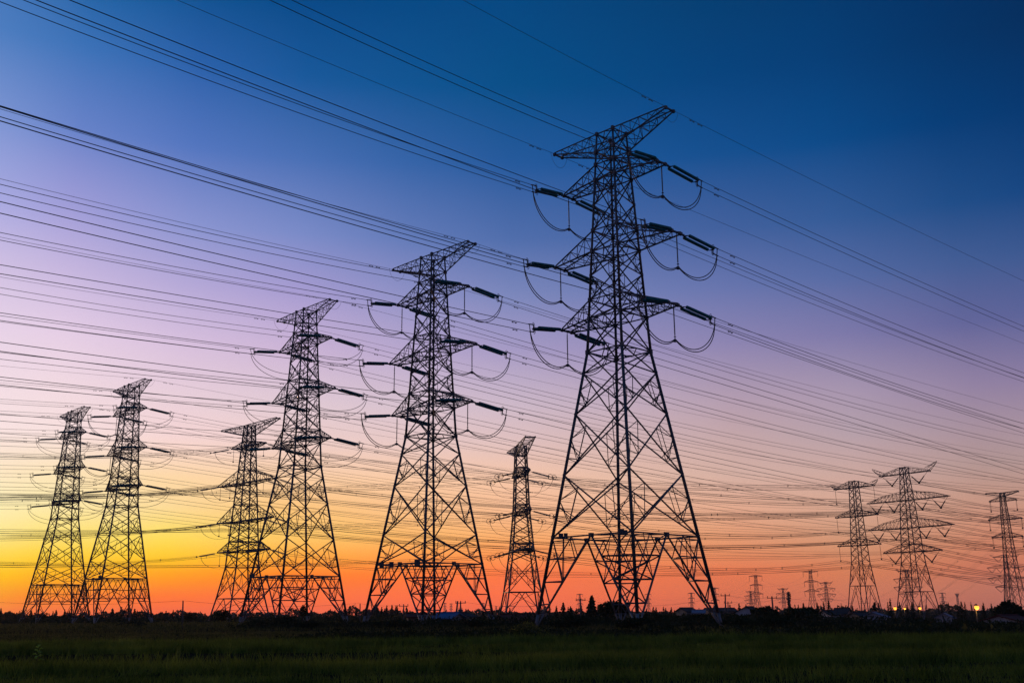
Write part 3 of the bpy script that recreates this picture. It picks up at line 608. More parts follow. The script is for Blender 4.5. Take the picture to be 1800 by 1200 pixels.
# strings and wires of the dead-end pylons behind
LEFT_Y6 = {'top': 788, 'second': 862, 'third': 930, 'lowest': 979}
DB = vec(-math.sin(T6['th']), -math.cos(T6['th']), 0)
e6r = []
for nm, Lr, zt, fr in ARM6:
    for s in (-1, 1):
        for q in fr:
            pos = 'outer' if (q == 1.0 and len(fr) > 1) else ('inner' if len(fr) > 1 else '')
            where = ' '.join(w_ for w_ in (nm, sgn_word(s), 'arm,', pos + ' place,' if pos else '', NK6[4:]) if w_)
            for e in (-1, 1):
                P = f6.P(s * Lr * q, e * .7, zt - .1); Q = P + (f6.b * (3.8 * e) + f6.a * (-3.8 if e < 0 else 1.8)) + vec(0, 0, -.9 if e < 0 else -1.3)
                thin_string(P, Q, f'grey double string pulling {sgn_word(e)}, {where}', 'grey strings of the wide armed pylon', .3, f6.a, .18)
                if e > 0: e6r.append((nm, s, pos, Q))
                else:
                    px_, py_ = to_px(Q); bundle(Q, at(-140, LEFT_Y6[nm] + (12 if s > 0 else 0) + (5 if pos == 'inner' else 0), 246), 1.6, f'thin bundled wires running left from {where}', .024, .2, 4, n4=4)
                    A_, = (Q,)
            m = MB(); A_ = f6.P(s * Lr * q, -.7, zt) - f6.b * 3.0 - f6.a * 3.0 - vec(0, 0, .8); C_ = f6.P(s * Lr * q, .7, zt) + f6.b * 3.0 + f6.a * 1.3 - vec(0, 0, 1.2)
            for dx in (-.15, .15): m.path(bez(A_ + f6.a * dx, A_ - vec(0, 0, 4.0), C_ - vec(0, 0, 4.0), C_ + f6.a * dx, 16), .032, 3)
            tag(m.build('jumper_cable', ALU), f'thin jumper loop, {where}', 'cable', 'thin jumper loops far behind')
            m = MB(); tp = f6.P(s * Lr * q, 0, zt); m.tube(tp, tp - vec(0, 0, 3.2), .05, 4); m.box(tp - vec(0, 0, 3.3), .3, .3, .35)
            tag(m.build('jumper_support', CERAM), f'thin hanging rod, {where}', 'insulator', 'thin hanging rods far behind')
e7r = []
for nm, Lr, zt in ARM7:
    for s in (-1, 1):
        where = f'{nm} {"near" if s > 0 else "far"} arm, {NK7[4:]}'
        for e in (-1, 1):
            P = f7.P(s * Lr * .8, e * .8, zt - .1); Q = P + f7.b * (6.2 * e) + vec(0, 0, -1.5)
            thin_string(P, Q, f'dark long string pulling {sgn_word(e)}, {where}', 'dark strings of the narrow pylon', .2, f7.a, .19)
            m = MB()
            for c_ in (lerp(P, Q, .88), Q + f7.b * (.25 * e)):
                m.path([c_ + (f7.b * math.cos(t) + vec(0, 0, math.sin(t))) * .62 for t in np.linspace(0, 2 * math.pi, 15)], .06, 4)
            tag(m.build('corona_ring', HARD), f'ring pair at the {sgn_word(e)} string end, {where}', 'ring', 'rings at string ends')
            if e > 0: e7r.append((nm, s, Q))
            else: bundle(Q, at(-130, {'upper': 866, 'middle': 928, 'lower': 986}[nm] + (5 if s > 0 else 0), 236), 1.5, f'thin bundled wires running left from {where}', .024, .2, 5, n4=4)
            # loop and the stiff bar it hangs on
        m = MB(); A_ = f7.P(s * Lr * .8, -.8, zt) - f7.b * 6.2 - vec(0, 0, 1.6); C_ = f7.P(s * Lr * .8, .8, zt) + f7.b * 6.2 - vec(0, 0, 1.6); mid = f7.P(s * Lr * .8, 0, zt - 5.4)
        for dx in (-.18, .18):
            m.path(bez(A_ + f7.a * dx, A_ - vec(0, 0, 3.2) + f7.b * .5, mid - f7.b * 4, mid - f7.b * 1.5, 12), .04, 3); m.path(bez(C_ + f7.a * dx, C_ - vec(0, 0, 3.2) - f7.b * .5, mid + f7.b * 4, mid + f7.b * 1.5, 12), .04, 3)
        tag(m.build('jumper_cable', ALU), f'thin jumper loop, {where}', 'cable', 'thin jumper loops far behind')
        m = MB(); m.tube(mid - f7.b * 1.8, mid + f7.b * 1.8, .07, 4); m.tube(f7.P(s * Lr * .8, 0, zt), mid, .04, 4)
        for i in range(9): q = mid + f7.b * (-1.7 + i * .42); m.tube(q - vec(0, 0, .14), q + vec(0, 0, .2), .06, 4)
        tag(m.build('jumper_support', CERAM), f'stiff beaded bar under {where}', 'insulator', 'stiff jumper bars')
# suspension strings on the right, and the spans they carry
b8 = []
for nm, Lr, zt in (('top', 6.3, 35.3), ('middle', 6.55, 27.3), ('bottom', 6.55, 19.27)):
    for s in (-1, 1):
        P = f8.P(s * Lr, 0, zt - .1); Q = P + vec(.1, 0, -4.0)
        thin_string(P, Q, f'single string hanging from {nm} {sgn_word(s)} arm, {NK8[4:]}', 'single hanging strings', r=.09); b8.append((nm, s, Q))
SAG7 = dict(upper=1.6, middle=3.0, lower=3.0)
for (n7, s7, P), (n8, s8, Q) in zip(e7r, b8):
    bundle(P, Q, SAG7[n7], f'thin bundled wires from {n7} {"near" if s7 > 0 else "far"} arm of narrow pylon to right pylon', .032, .22, 5, n4=4)
for n8, s8, Q in b8:
    px_, py_ = to_px(Q); bundle(Q, at(1960, py_ + 34, 350), 2.2, f'thin bundled wires running right from {n8} {sgn_word(s8)} string, {NK8[4:]}', .032, .22, 3, n4=4)
b9 = []
for nm, pairs, zt in (('top', ((1.3, 7.3),), 39.1), ('second', ((2.0, 6.9), (7.6, 12.6)), 31.7), ('third', ((2.3, 7.2), (7.8, 12.9)), 24.0), ('lowest', ((2.9, 8.4),), 17.35)):
    for s in (-1, 1):
        for (u0, u1) in pairs:
            um = (u0 + u1) / 2; A_ = f9.P(s * u0, 0, zt - .2); C_ = f9.P(s * u1, 0, zt); Q = f9.P(s * um, 0, zt - 3.0)
            pos = '' if len(pairs) == 1 else (' inner' if u0 < 4 else ' outer'); where = f'{nm} {sgn_word(s)} arm{pos}, {NK9[4:]}'
            root = empty('insulator_string', tuple(Q), f'V shaped string below {where}', 'insulator', 'V strings'); inv = Matrix.Translation(tuple(-Q))
            for E_ in (A_, C_):
                m = MB(); a0 = lerp(E_, Q, .3 if E_ is A_ else .42); k = 14
                for i in range(k): m.tube(lerp(a0, Q, i / k), lerp(a0, Q, (i + .8) / k), .17, 6, .14)
                o = m.build('disc_stack', CERAM, root); o.matrix_parent_inverse = inv
                m = MB(); m.tube(E_, a0, .045, 4); o = m.build('link_rod', HARD, root); o.matrix_parent_inverse = inv
            m = MB(); m.box(Q, .5, .4, .5); o = m.build('clamp', HARD, root); o.matrix_parent_inverse = inv
            b9.append((nm, s, pos, Q, where))
for (n6, s6, p6, P), (n9, s9, p9, Q, where) in zip(e6r, b9):
    bundle(P, Q, 4.0, f'thin bundled wires running left from {where}', .03, .22, 6, n4=4)
for n9, s9, p9, Q, where in b9:
    px_, py_ = to_px(Q); bundle(Q, at(1980, py_ + (.15 if s9 < 0 else .10) * (1980 - px_), 420), 2.2, f'thin bundled wires running right from {where}', .034, .24, 4, n4=4)
b10 = []
for nm, Lr, zt in (('top', 3.6, 31.25), ('middle', 4.4, 26.1), ('bottom', 4.05, 21.15)):
    for s in (-1, 1):
        P = f10.P(s * Lr, 0, zt - .1); Q = P - vec(0, 0, 2.7)
        thin_string(P, Q, f'paired strings hanging from {nm} {sgn_word(s)} arm, {NK10[4:]}', 'paired hanging strings', .25, f10.b, .06); b10.append((nm, s, Q))
        bundle(Q, at(1426 + 14 * s, dict(top=1006, middle=1024, bottom=1040)[nm], 1015), 26, f'thin bundled wires running left from {nm} {sgn_word(s)} strings, {NK10[4:]}', .02, .25, 5, n4=2)
        px_, py_ = to_px(Q); bundle(Q, at(1990, py_ + 10, 280), .8, f'thin bundled wires running right from {nm} {sgn_word(s)} strings, {NK10[4:]}', .016, .22, 1, n4=4)

# ------------------------------------------------------------------ far pylons along the horizon
def far_pylon(px_, ytop, ybase, D, kind, label):
    top = at(px_, ytop, D); x = top[0]; zg = G(x, D) - .3; H = top[2] - zg; k = H / 40
    rr = .10 * k + D * .00010
    if kind == 'V':
        ar = [('cross_arm', (7.7 * k, 10 * k), .5, zg + H, zg + H - .2, zg + H * .955, 'horn'), ('cross_arm', 12.5 * k, .5, zg + H * .78, zg + H * .83, zg + H * .775, ''), ('cross_arm', 12.8 * k, .5, zg + H * .60, zg + H * .65, zg + H * .595, ''), ('cross_arm', 8.6 * k, .5, zg + H * .45, zg + H * .49, zg + H * .445, '')]
    elif kind == 'Y':
        ar = [('cross_arm', 4.5 * k, .4, zg + H, zg + H * .9, zg + H * .8, '')]
    else:
        ar = [('cross_arm', 7.2 * k, .5, zg + H * .97, zg + H, zg + H * .955, ''), ('cross_arm', 6.6 * k, .5, zg + H * .74, zg + H * .78, zg + H * .735, ''), ('cross_arm', 6.9 * k, .5, zg + H * .52, zg + H * .565, zg + H * .515, '')]
    f, root = slim_pylon(x, D, math.radians(40), zg, [(zg + H, .9 * k), (zg + H * .36, 2.0 * k), (zg, 4.0 * k)], [zg + H * t for t in (1, .9, .8, .7, .6, .5, .36, .18, 0)], ar, rr, label, 'far pylons along the horizon', tiny=True)
    inv = Matrix.Translation((-x, -D, -zg))
    for a_ in ar:
        Lr = a_[1][0] if isinstance(a_[1], tuple) else a_[1]
        for s in (-1, 1):
            t = f.P(s * Lr, 0, a_[5]); 
            if kind == 'V':
                for (u0, u1) in (((.25, .98),) if Lr < 9 * k else ((.12, .52), (.56, .98))):
                    A_, C_ = f.P(s * Lr * u0, 0, a_[5]), f.P(s * Lr * u1, 0, a_[5]); Q = (A_ + C_) / 2 - vec(0, 0, 3.2 * k); m = MB(); m.tube(A_, Q, rr, 3); m.tube(C_, Q, rr, 3); o = m.build('hanging_string', CERAM, root); o.matrix_parent_inverse = inv
            elif kind == 'I': m = MB(); m.tube(t, t - vec(0, 0, 4.2 * k), rr * .8, 3); o = m.build('hanging_string', CERAM, root); o.matrix_parent_inverse = inv
    return f, zg, H
FARP = [(1766, 974, 1066, 770, 'V', 'hazy pylon with V strings behind the rightmost pylon'), (1593, 1000, 1066, 860, 'V', 'hazy pylon seen through the legs of the pylon with V strings'),
 (1328, 1010, 1068, 1100, 'I', 'far pylon left of the two leaning poles'), (1424, 1002, 1068, 1015, 'I', 'far pylon, the tallest between the leaning poles and the right pylons'),
 (1451, 1022, 1068, 1450, 'V', 'far pylon with drooping V strings just right of a taller far pylon'), (1376, 1033, 1068, 1700, 'V', 'faint low pylon between the two leaning poles'),
 (1319, 1038, 1068, 1900, 'V', 'faint low pylon touching the left side of a far pylon'), (1256, 1032, 1068, 1600, 'I', 'faint pylon behind the right foot of the tallest pylon'),
 (1215, 1041, 1070, 1900, 'I', 'faint pylon seen through the right foot struts of the tallest pylon'), (1139, 1043, 1070, 1900, 'I', 'faint pylon seen through the middle of the tallest pylon'),
 (1019, 1043, 1072, 1900, 'I', 'faint pylon above the conifers left of the round tree'), (782, 1059, 1074, 2400, 'I', 'very faint pylon, left of a pair seen through the second tallest pylon'),
 (793, 1060, 1074, 2400, 'I', 'very faint pylon, right of a pair seen through the second tallest pylon'), (849, 1059, 1074, 2400, 'I', 'very faint pylon behind the right foot of the second tallest'),
 (872, 1065, 1074, 2500, 'I', 'very faint pylon left of the narrow central pylon'), (1656, 1041, 1066, 2200, 'I', 'faint thin pylon right of the pylon with V strings'),
 (1682, 1042, 1066, 2300, 'Y', 'faint Y topped mast left of the brightest lamp')]
ff = {}
for t in FARP: ff[t[0]] = far_pylon(*t)
def far_tip(px_, s, fr, L0): f, zg, H = ff[px_]; return f.P(s * L0 * H / 40, 0, zg + H * fr)
for (a_, b_) in ((1328, 1424), (1256, 1328), (1019, 1139), (1139, 1215)):
    for i, fr in enumerate((.86, .63, .41)):
        for s in (-1, 1):
            A_, C_ = far_tip(a_, s, fr, 6.8), far_tip(b_, s, fr, 6.8)
            o = bundle(A_, C_, 7 if i == 0 else 5, f'hair thin span at the {("top", "middle", "bottom")[i]} {"near" if s > 0 else "far"} arms from faint pylon {("left of the leaning poles", "behind the tallest pylon", "above the conifers", "inside the tallest pylon")[[1328, 1256, 1019, 1139].index(a_)]}', .035, .2, 0, n4=1, group='hair thin spans on the horizon')

# ------------------------------------------------------------------ utility poles and their wires
POLES = [  # photo x of the top, y of the top, x of the foot, distance, kind, thickness, label
 (321.8, 1055, 321.5, 150, 'plain', .11, 'slim utility pole alone left of the wide armed pylon'),
 (633, 1060, 633, 190, 'plain', .11, 'slim utility pole between the third and second tallest pylons'),
 (709.6, 1062, 709.6, 190, 'bar', .12, 'utility pole with a small crossbar inside the second tallest pylon'),
 (804.5, 1055.5, 800, 170, 'plain', .15, 'leaning utility pole beside the transformer pole'),
 (809.6, 1056.4, 809.3, 172, 'box', .13, 'utility pole carrying a dark transformer box'),
 (1020.6, 1052, 1020.6, 190, 'bar', .13, 'utility pole with crossbar left of the pointed dark conifer'),
 (1274.8, 1044, 1275.5, 200, 'bar', .14, 'utility pole with crossbar just right of the tallest pylon'),
 (1279.6, 1057, 1280.2, 230, 'bar', .13, 'shorter utility pole close beside a taller crossbar pole'),
 (1356.8, 1048, 1360.4, 190, 'bar', .16, 'leaning utility pole with a crossbar'),
 (1385.6, 1039.6, 1389, 170, 'ivy', .2, 'leaning pole thick with ivy')]
ptops = []
for (px_, yt, pf, D, kind, rad, lab) in POLES:
    T_ = at(px_, yt, D); Fp = at(pf, 1085, D); Fp[2] = G(Fp[0], D) - .2; root = empty('utility_pole', tuple(Fp), lab, 'utility pole', 'utility poles on the horizon'); inv = Matrix.Translation(tuple(-Fp))
    m = MB(); m.tube(Fp, T_, rad * 1.25, 7, rad * .8); o = m.build('post', WOODPOLE, root, True); o.matrix_parent_inverse = inv
    m = MB()
    if kind in ('bar', 'box'):
        m.tube(T_ + vec(-.85, .2, -.25), T_ + vec(.85, -.2, -.25), .07, 4)
        for u in (-.75, 0, .75): m.tube(T_ + vec(u, -.2 * u, -.2), T_ + vec(u, -.2 * u, .12), .06, 5)
        o = m.build('crossbar', HARD, root); o.matrix_parent_inverse = inv
    if kind == 'box':
        m = MB(); c = T_ - vec(0, .3, 1.9); m.lathe([(-.75, .3), (-.7, .42), (.6, .42), (.7, .3)], 10, c, 'z')
        for u in (-.22, 0, .22): m.tube(c + vec(u, 0, .7), c + vec(u, 0, .98), .05, 5)
        o = m.build('transformer', HARD, root); o.matrix_parent_inverse = inv
    if kind == 'ivy':
        t = rng.uniform(0, 1, 420); a = rng.uniform(0, 2 * math.pi, 420); rr = .22 + .12 * np.sin(t * 17) * .6 + rng.uniform(0, .08, 420)
        P = Fp + (T_ - Fp) * t[:, None]; P[:, 0] += rr * np.cos(a); P[:, 1] += rr * np.sin(a)
        o = link('ivy', leaf_mesh('ivy', P, rng.uniform(.1, .22, 420), SHRUB), root); o.matrix_parent_inverse = inv
    ptops.append(T_)
def low_wire(P, Q, sag, label):
    m = MB(); P, Q = np.asarray(P), np.asarray(Q); m.path([lerp(P, Q, t) - vec(0, 0, 4 * sag * t * (1 - t)) for t in np.linspace(0, 1, 16)], .018, 3)
    tag(m.build('low_wire', ALU), label, 'power line', 'low wires between the poles')
low_wire(at(-60, 1054.5, 140), ptops[0], .5, 'low wire from the left edge to the slim lone pole')
low_wire(ptops[0], ptops[1] + vec(0, 0, .1), .7, 'low wire from the slim lone pole to the next pole')
low_wire(ptops[1], ptops[2], .3, 'low wire between the two poles left of the blue roofed shed')
low_wire(ptops[4], at(940, 1064, 200), .4, 'low wire running right from the transformer pole')
low_wire(ptops[5], ptops[6], 1.6, 'low wire from the conifer pole to the crossbar pole right of the tallest pylon')
low_wire(ptops[6], ptops[8], .5, 'low wire from the crossbar pole to the leaning crossbar pole')
low_wire(ptops[8], at(1500, 1052, 240), .5, 'low wire running right from the leaning crossbar pole')
low_wire(ptops[7], ptops[9] - vec(0, 0, .8), .5, 'low wire from the shorter pole to the ivy pole')

# ------------------------------------------------------------------ street lamps
for (px_, yl, D, R, lab) in ((1573.4, 1068.4, 190, .27, 'lit street lamp leftmost of the three at the foot of the V string pylon'), (1590.4, 1069, 215, .19, 'small lit street lamp, middle of the three at the V string pylon'),
                             (1617, 1068.4, 200, .25, 'lit street lamp rightmost of the three at the V string pylon'), (1716.8, 1066.7, 120, .26, 'brightest lit street lamp near the right edge')):
    P = at(px_, yl, D); g_ = G(P[0], D); root = empty('street_lamp', (P[0], D, g_), lab, 'street lamp', 'lit street lamps'); inv = Matrix.Translation((-P[0], -D, -g_))
    m = MB(); m.tube((P[0], D + .25, g_ - .2), (P[0], D + .25, P[2] + .25), .06, 8, .045); m.path([(P[0], D + .25, P[2] + .2), (P[0], D + .2, P[2] + .34), (P[0], D, P[2] + .36)], .04, 6); m.lathe([(.16, .2), (.3, .08), (.36, .03)], 10, (P[0], D, P[2]), 'z')
    o = m.build('post', WOODPOLE, root, True); o.matrix_parent_inverse = inv
    m = MB(); m.lathe([(-R, R * .15), (-R * .8, R * .6), (-R * .3, R * .95), (.1 * R, R), (R * .6, R * .75), (R * .85, R * .4)], 12, (P[0], D, P[2]), 'z'); o = m.build('bulb', LAMP, root, True); o.matrix_parent_inverse = inv
    pl = bpy.data.lights.new('lamp_light', 'POINT'); pl.energy = 40 if D < 150 else 16; pl.color = (1, .5, .14); pl.shadow_soft_size = R; lo = bpy.data.objects.new('lamp_light', pl); COL.objects.link(lo); lo.parent = root; lo.location = (0, -.1, P[2] - g_ - R - .05)

# ------------------------------------------------------------------ houses
def house(px0, px1, yeave, yridge, D, depth, rz, roof, wall, label, doors=0, windows=2, gable=None):
    A_, B2 = at(px0, yeave, D), at(px1, yeave, D); x = (A_[0] + B2[0]) / 2; wdt = B2[0] - A_[0]; he = A_[2]; hr = at((px0 + px1) / 2, yridge, D)[2]; g_ = G(x, D) - .1
    root = empty('house', (x, D, g_), label, 'house', 'low houses beyond the field'); h = he - g_; rh = max(.5, hr - he)
    m = MB(); hw, hd = wdt / 2, depth / 2
    b = len(m.v); m.v += [(-hw, -hd, 0), (hw, -hd, 0), (hw, hd, 0), (-hw, hd, 0), (-hw, -hd, h), (hw, -hd, h), (hw, hd, h), (-hw, hd, h), (-hw, 0, h + rh), (hw, 0, h + rh)]
    m.f += [(0, 1, 5, 4), (2, 3, 7, 6), (1, 2, 6, 9, 5), (3, 0, 4, 8, 7), (3, 2, 1, 0)]; m.build('wall', wall, root)
    m = MB(); ov = .35
    for s in (-1, 1):
        k = (hd + ov) / hd; m.poly([(-hw - ov, s * hd * k, h - rh * (k - 1) + .06), (hw + ov, s * hd * k, h - rh * (k - 1) + .06), (hw + ov, 0, h + rh + .08), (-hw - ov, 0, h + rh + .08)], .12)
    m.tube((-hw - ov, 0, h + rh + .14), (hw + ov, 0, h + rh + .14), .12, 6); m.build('roof', roof, root)
    for i in range(windows):
        u = -hw + (i + .5) * wdt / max(1, windows); m = MB(); m.box((u, -hd - .02, h * .55), min(1.0, wdt * .2), .1, min(1.0, h * .42)); w2 = m.build('window', WALL_G, root)
        m = MB(); m.box((u, -hd - .075, h * .55), min(.85, wdt * .17), .02, min(.85, h * .36)); m.build('pane', PANE, w2)
    m = MB(); m.box((hw * .12, -hd - .02, h * .38), min(.9, wdt * .15), .08, h * .76); m.build('door', TILE_DARK, root)
    root.rotation_euler = (0, 0, rz)
house(716, 744, 1084.5, 1079, 175, 5, .15, TILE_RED, WALL_B, 'low house with dark red roof inside the second tallest pylon')
house(770, 806, 1087, 1077.6, 165, 5.5, -.35, TARP, WALL_G, 'shed with a bright blue sheet roof right of the second tallest pylon')
house(806, 824, 1084, 1078.4, 168, 4, .9, TILE_DARK, WALL_W, 'small gabled hut with pale end wall beside the blue roofed shed')
house(882, 944, 1090, 1080.5, 150, 6, .12, TILE_RED, WALL_W, 'long house with red tiled roof and pale wall left of the tallest pylon')
house(1196, 1217, 1074.5, 1068.5, 260, 6, .3, TILE_DARK, WALL_G, 'dark roofed house just inside the right foot of the tallest pylon')
house(1219, 1238, 1077, 1072.3, 250, 5, -.2, ROOF_PALE, WALL_W, 'house with pale lavender roof beside the tallest pylon right foot')
house(1240, 1290, 1074.5, 1069, 270, 7, .1, TILE_DARK, WALL_B, 'long low dark house behind the crossbar pole')
house(1306, 1330, 1077, 1066.5, 240, 6, .85, TILE_DARK, WALL_W, 'gabled dark roofed house below the far pylon left of the poles')
house(1448, 1466, 1080.5, 1073.5, 200, 5, .2, TILE_DARK, WALL_W, 'white walled house with dark roof left of the single string pylon')
house(1470, 1492, 1078, 1069.5, 215, 6, -.5, TILE_DARK, WALL_B, 'brown house with steep dark roof beside the white walled one')
house(1500, 1520, 1083, 1077, 190, 5, .2, TILE_DARK, WALL_G, 'grey house behind the legs of the single string pylon')
house(1530, 1546, 1084, 1077, 180, 4, .9, ROOF_PALE, WALL_W, 'small pale gabled house right of the single string pylon')
house(1657, 1666, 1085, 1078.5, 205, 3, .9, ROOF_PALE, WALL_W, 'tiny pale gabled house among dark trees right of the V string pylon')
house(1748, 1796, 1091, 1082.5, 135, 5, .55, TILE_RED, WALL_W, 'house with brown red roof under the round tree at the right edge')

# ------------------------------------------------------------------ trees
def crown_points(n, lobes):
    out = []
    per = np.array([l[3] * l[4] * l[5] for l in lobes]) ** (2 / 3); per = per / per.sum()
    for l, q in zip(lobes, per):
        k = max(8, int(n * q)); d = rng.normal(size=(k, 3)); d /= np.linalg.norm(d, axis=1, keepdims=True)
        rad = rng.uniform(.45, 1.0, (k, 1)) ** .5 * (1 + .16 * np.sin(d[:, :1] * 7 + l[0] * 3) * np.cos(d[:, 2:] * 6 + l[1]))
        out.append(np.array(l[:3]) + d * rad * np.array(l[3:6]))
    return np.concatenate(out)
def broadleaf(px_, ytop, wpx, D, label, n=900, group=None, leaf=None, name='broadleaf_tree', squat=False):
    T_ = at(px_, ytop, D); x = T_[0]; g_ = G(x, D); H = T_[2] - g_; Rw = wpx / 2 / F_PX * D; root = empty(name, (x, D, g_), label, 'tree' if name != 'shrub' else 'shrub', group)
    lobes = []
    base = .12 * H if squat else .34 * H
    for i in range(9):
        a = i * 2.4; rr = Rw * (.0 if i == 0 else random.uniform(.35, .62)); cz = base + (H - base) * random.uniform(.3, .72) if i else base + (H - base) * .6
        s = Rw * random.uniform(.38, .58); sz = (H - base) * random.uniform(.24, .34)
        cz = min(cz, H - sz * .95); lobes.append((rr * math.cos(a), rr * math.sin(a) * .8, cz, s, s, sz))
    lobes.append((0, 0, H - (H - base) * .3, Rw * .5, Rw * .5, (H - base) * .3))
    P = crown_points(n, lobes); P = P[P[:, 2] > .05 * H]
    link('crown', leaf_mesh('crown', P, rng.uniform(.6, 1.3, len(P)) * (leaf or max(.16, Rw * .13)), SHRUB), root)
    m = MB(); m.tube((0, 0, -.2), (random.uniform(-.1, .1), 0, base + .15 * H), H * .035, 7, H * .022)
    for l in lobes[1:6]: m.tube((0, 0, base * .8), l[:3], H * .016, 5, H * .007)
    m.build('trunk', BARK, root)
def conifer(px_, ytop, wpx, D, label, n=500, group=None):
    T_ = at(px_, ytop, D); x = T_[0]; g_ = G(x, D); H = max(1.5, T_[2] - g_); Rw = wpx * .72 / F_PX * D; root = empty('conifer_tree', (x, D, g_), label, 'tree', group)
    t = rng.uniform(0, 1, n) ** .75; lay = .78 + .22 * np.cos(t * 2 * math.pi * 9 + 1.0); prof = (1 - (1 - t)) ** .85 * lay * (1 + .12 * rng.normal(size=n))
    a = rng.uniform(0, 2 * math.pi, n); rad = Rw * prof * np.sqrt(rng.uniform(.15, 1, n)) * (1 + .18 * np.sin(a * 3 + t * 11)); P = np.stack([rad * np.cos(a), rad * np.sin(a), H * (1 - t * .93) - rad * .18], 1)
    link('crown', leaf_mesh('crown', P, rng.uniform(.6, 1.3, n) * max(.1, Rw * .2), CONIFER, 1.8, -.1), root)
    m = MB(); m.tube((0, 0, -.2), (0, 0, H * .97), H * .022 + .03, 6, .02); m.build('trunk', BARK, root)
conifer(1040, 1047, 22, 165, 'dark pointed conifer standing left of the round tree', 1400)
conifer(1051, 1062, 9, 170, 'small thin conifer between the dark conifer and the round tree', 400)
broadleaf(1079, 1056, 58, 140, 'round dark tree behind the middle of the tallest pylon', 2600, squat=True)
broadleaf(1769, 1054, 58, 150, 'large round dark tree at the right edge below the rightmost pylon', 3000, squat=True)
broadleaf(1752, 1064, 26, 160, 'smaller dark tree leaning against the large round tree', 900, squat=True)
broadleaf(533, 1062, 14, 176, 'slender shrubby tree at the right leg of the third tallest pylon', 600, name='broadleaf_tree')
broadleaf(390, 1070, 34, 230, 'low rounded tree inside the wide armed pylon', 900, squat=True)
broadleaf(335, 1074, 24, 240, 'low rounded tree just right of the slim lone pole', 700, squat=True)
broadleaf(1345, 1064, 52, 150, 'wide dark tree mass between the two leaning poles and the houses', 1500, squat=True)
broadleaf(1408, 1068, 66, 140, 'broad dark tree right of the ivy pole', 1700, squat=True)
broadleaf(1484, 1064, 30, 240, 'bushy dark tree behind the white walled house', 900, squat=True)
broadleaf(905, 1083, 30, 170, 'low tree behind the long red roofed house', 700, squat=True)
for (px_, yt, wp, D, lab) in ((1564, 1050, 11, 230, 'tall narrow conifer left of the three lit lamps'), (1537, 1058, 16, 220, 'dark conifer right of the single string pylon'), (1689, 1056, 13, 220, 'tall conifer left of the brightest lamp'),
     (1728, 1058, 9, 240, 'narrow conifer just right of the brightest lamp'), (1603, 1058, 10, 250, 'narrow conifer inside the V string pylon'), (1447, 1057, 10, 260, 'left of two conifers above the white walled house'),
     (1456, 1056, 12, 260, 'right of two conifers above the white walled house'), (1403, 1062, 8, 300, 'small conifer left of the tallest far pylon'), (1412, 1059, 10, 300, 'conifer touching the tallest far pylon'),
     (1299, 1059, 10, 300, 'conifer left of the gabled dark roofed house'), (1311, 1061, 8, 300, 'thin conifer above the gabled dark roofed house'), (1352, 1062, 8, 300, 'conifer just left of the leaning crossbar pole'),
     (1170, 1068, 8, 330, 'small conifer in the tallest pylon, right half'), (1153, 1066, 7, 330, 'small conifer in the tallest pylon near its right strut'), (1180, 1066, 7, 330, 'small conifer near the tallest pylon right strut top'),
     (990, 1058, 14, 240, 'ragged conifer left of the crossbar pole'), (978, 1064, 9, 250, 'small conifer beside the left foot of the tallest pylon'), (966, 1056, 8, 260, 'narrow conifer inside the left foot of the tallest pylon'), (1003, 1066, 12, 240, 'blunt conifer right of the ragged one'),
     (663, 1064, 9, 330, 'first conifer of a row inside the second tallest pylon'), (671, 1066, 8, 330, 'second conifer of the row inside the second tallest pylon'), (680, 1063, 10, 330, 'third conifer of the row inside the second tallest pylon'), (689, 1062, 9, 330, 'fourth conifer of the row inside the second tallest pylon'),
     (698, 1064, 9, 330, 'fifth conifer of the row inside the second tallest pylon'), (716, 1069, 8, 330, 'lone conifer right of the small crossbar pole'), (819, 1069, 7, 330, 'tiny conifer right of the transformer pole'),
     (55, 1072, 11, 400, 'pointed tree behind the leftmost pylon left leg'), (99, 1071, 10, 400, 'pointed tree amid the leftmost pylon legs'), (198, 1069, 13, 400, 'pointed tree inside the pylon second from left'), (237, 1069, 12, 400, 'pointed tree at the right legs of the pylon second from left'),
     (283, 1074, 9, 420, 'pointed tree right of the pylon second from left'), (292, 1073, 9, 420, 'pointed tree left of the slim lone pole'), (2, 1068, 10, 400, 'tall tree at the very left edge')):
    conifer(px_, yt, wp, D, lab, 320, 'conifers along the horizon')
for (x0, x1, n_, y0, lab) in ((655, 735, 7, 1066, 'small pointed conifer in the row seen through the second tallest pylon'), (830, 905, 5, 1069, 'tiny pointed conifer right of the second tallest pylon'), (955, 1030, 6, 1064, 'pointed conifer at the left foot of the tallest pylon'),
     (1128, 1215, 8, 1067, 'tiny pointed conifer seen through the right half of the tallest pylon'), (1225, 1300, 5, 1064, 'tiny pointed conifer near the crossbar poles'), (1395, 1500, 8, 1061, 'pointed conifer left of the single string pylon'), (1540, 1640, 7, 1059, 'pointed conifer among the legs of the right pylons'),
     (1640, 1745, 9, 1059, 'pointed conifer left of the round tree at the right edge'), (20, 330, 16, 1073, 'hazy pointed conifer in the left treeline'), (590, 650, 4, 1070, 'small conifer between the third and second tallest pylons')):
    for i in range(n_):
        px_ = x0 + (x1 - x0) * (i + random.uniform(.1, .9)) / n_
        conifer(px_, y0 + random.uniform(-3.5, 4), random.uniform(6, 10), random.uniform(270, 380), lab, 260, 'pointed conifers in rows')
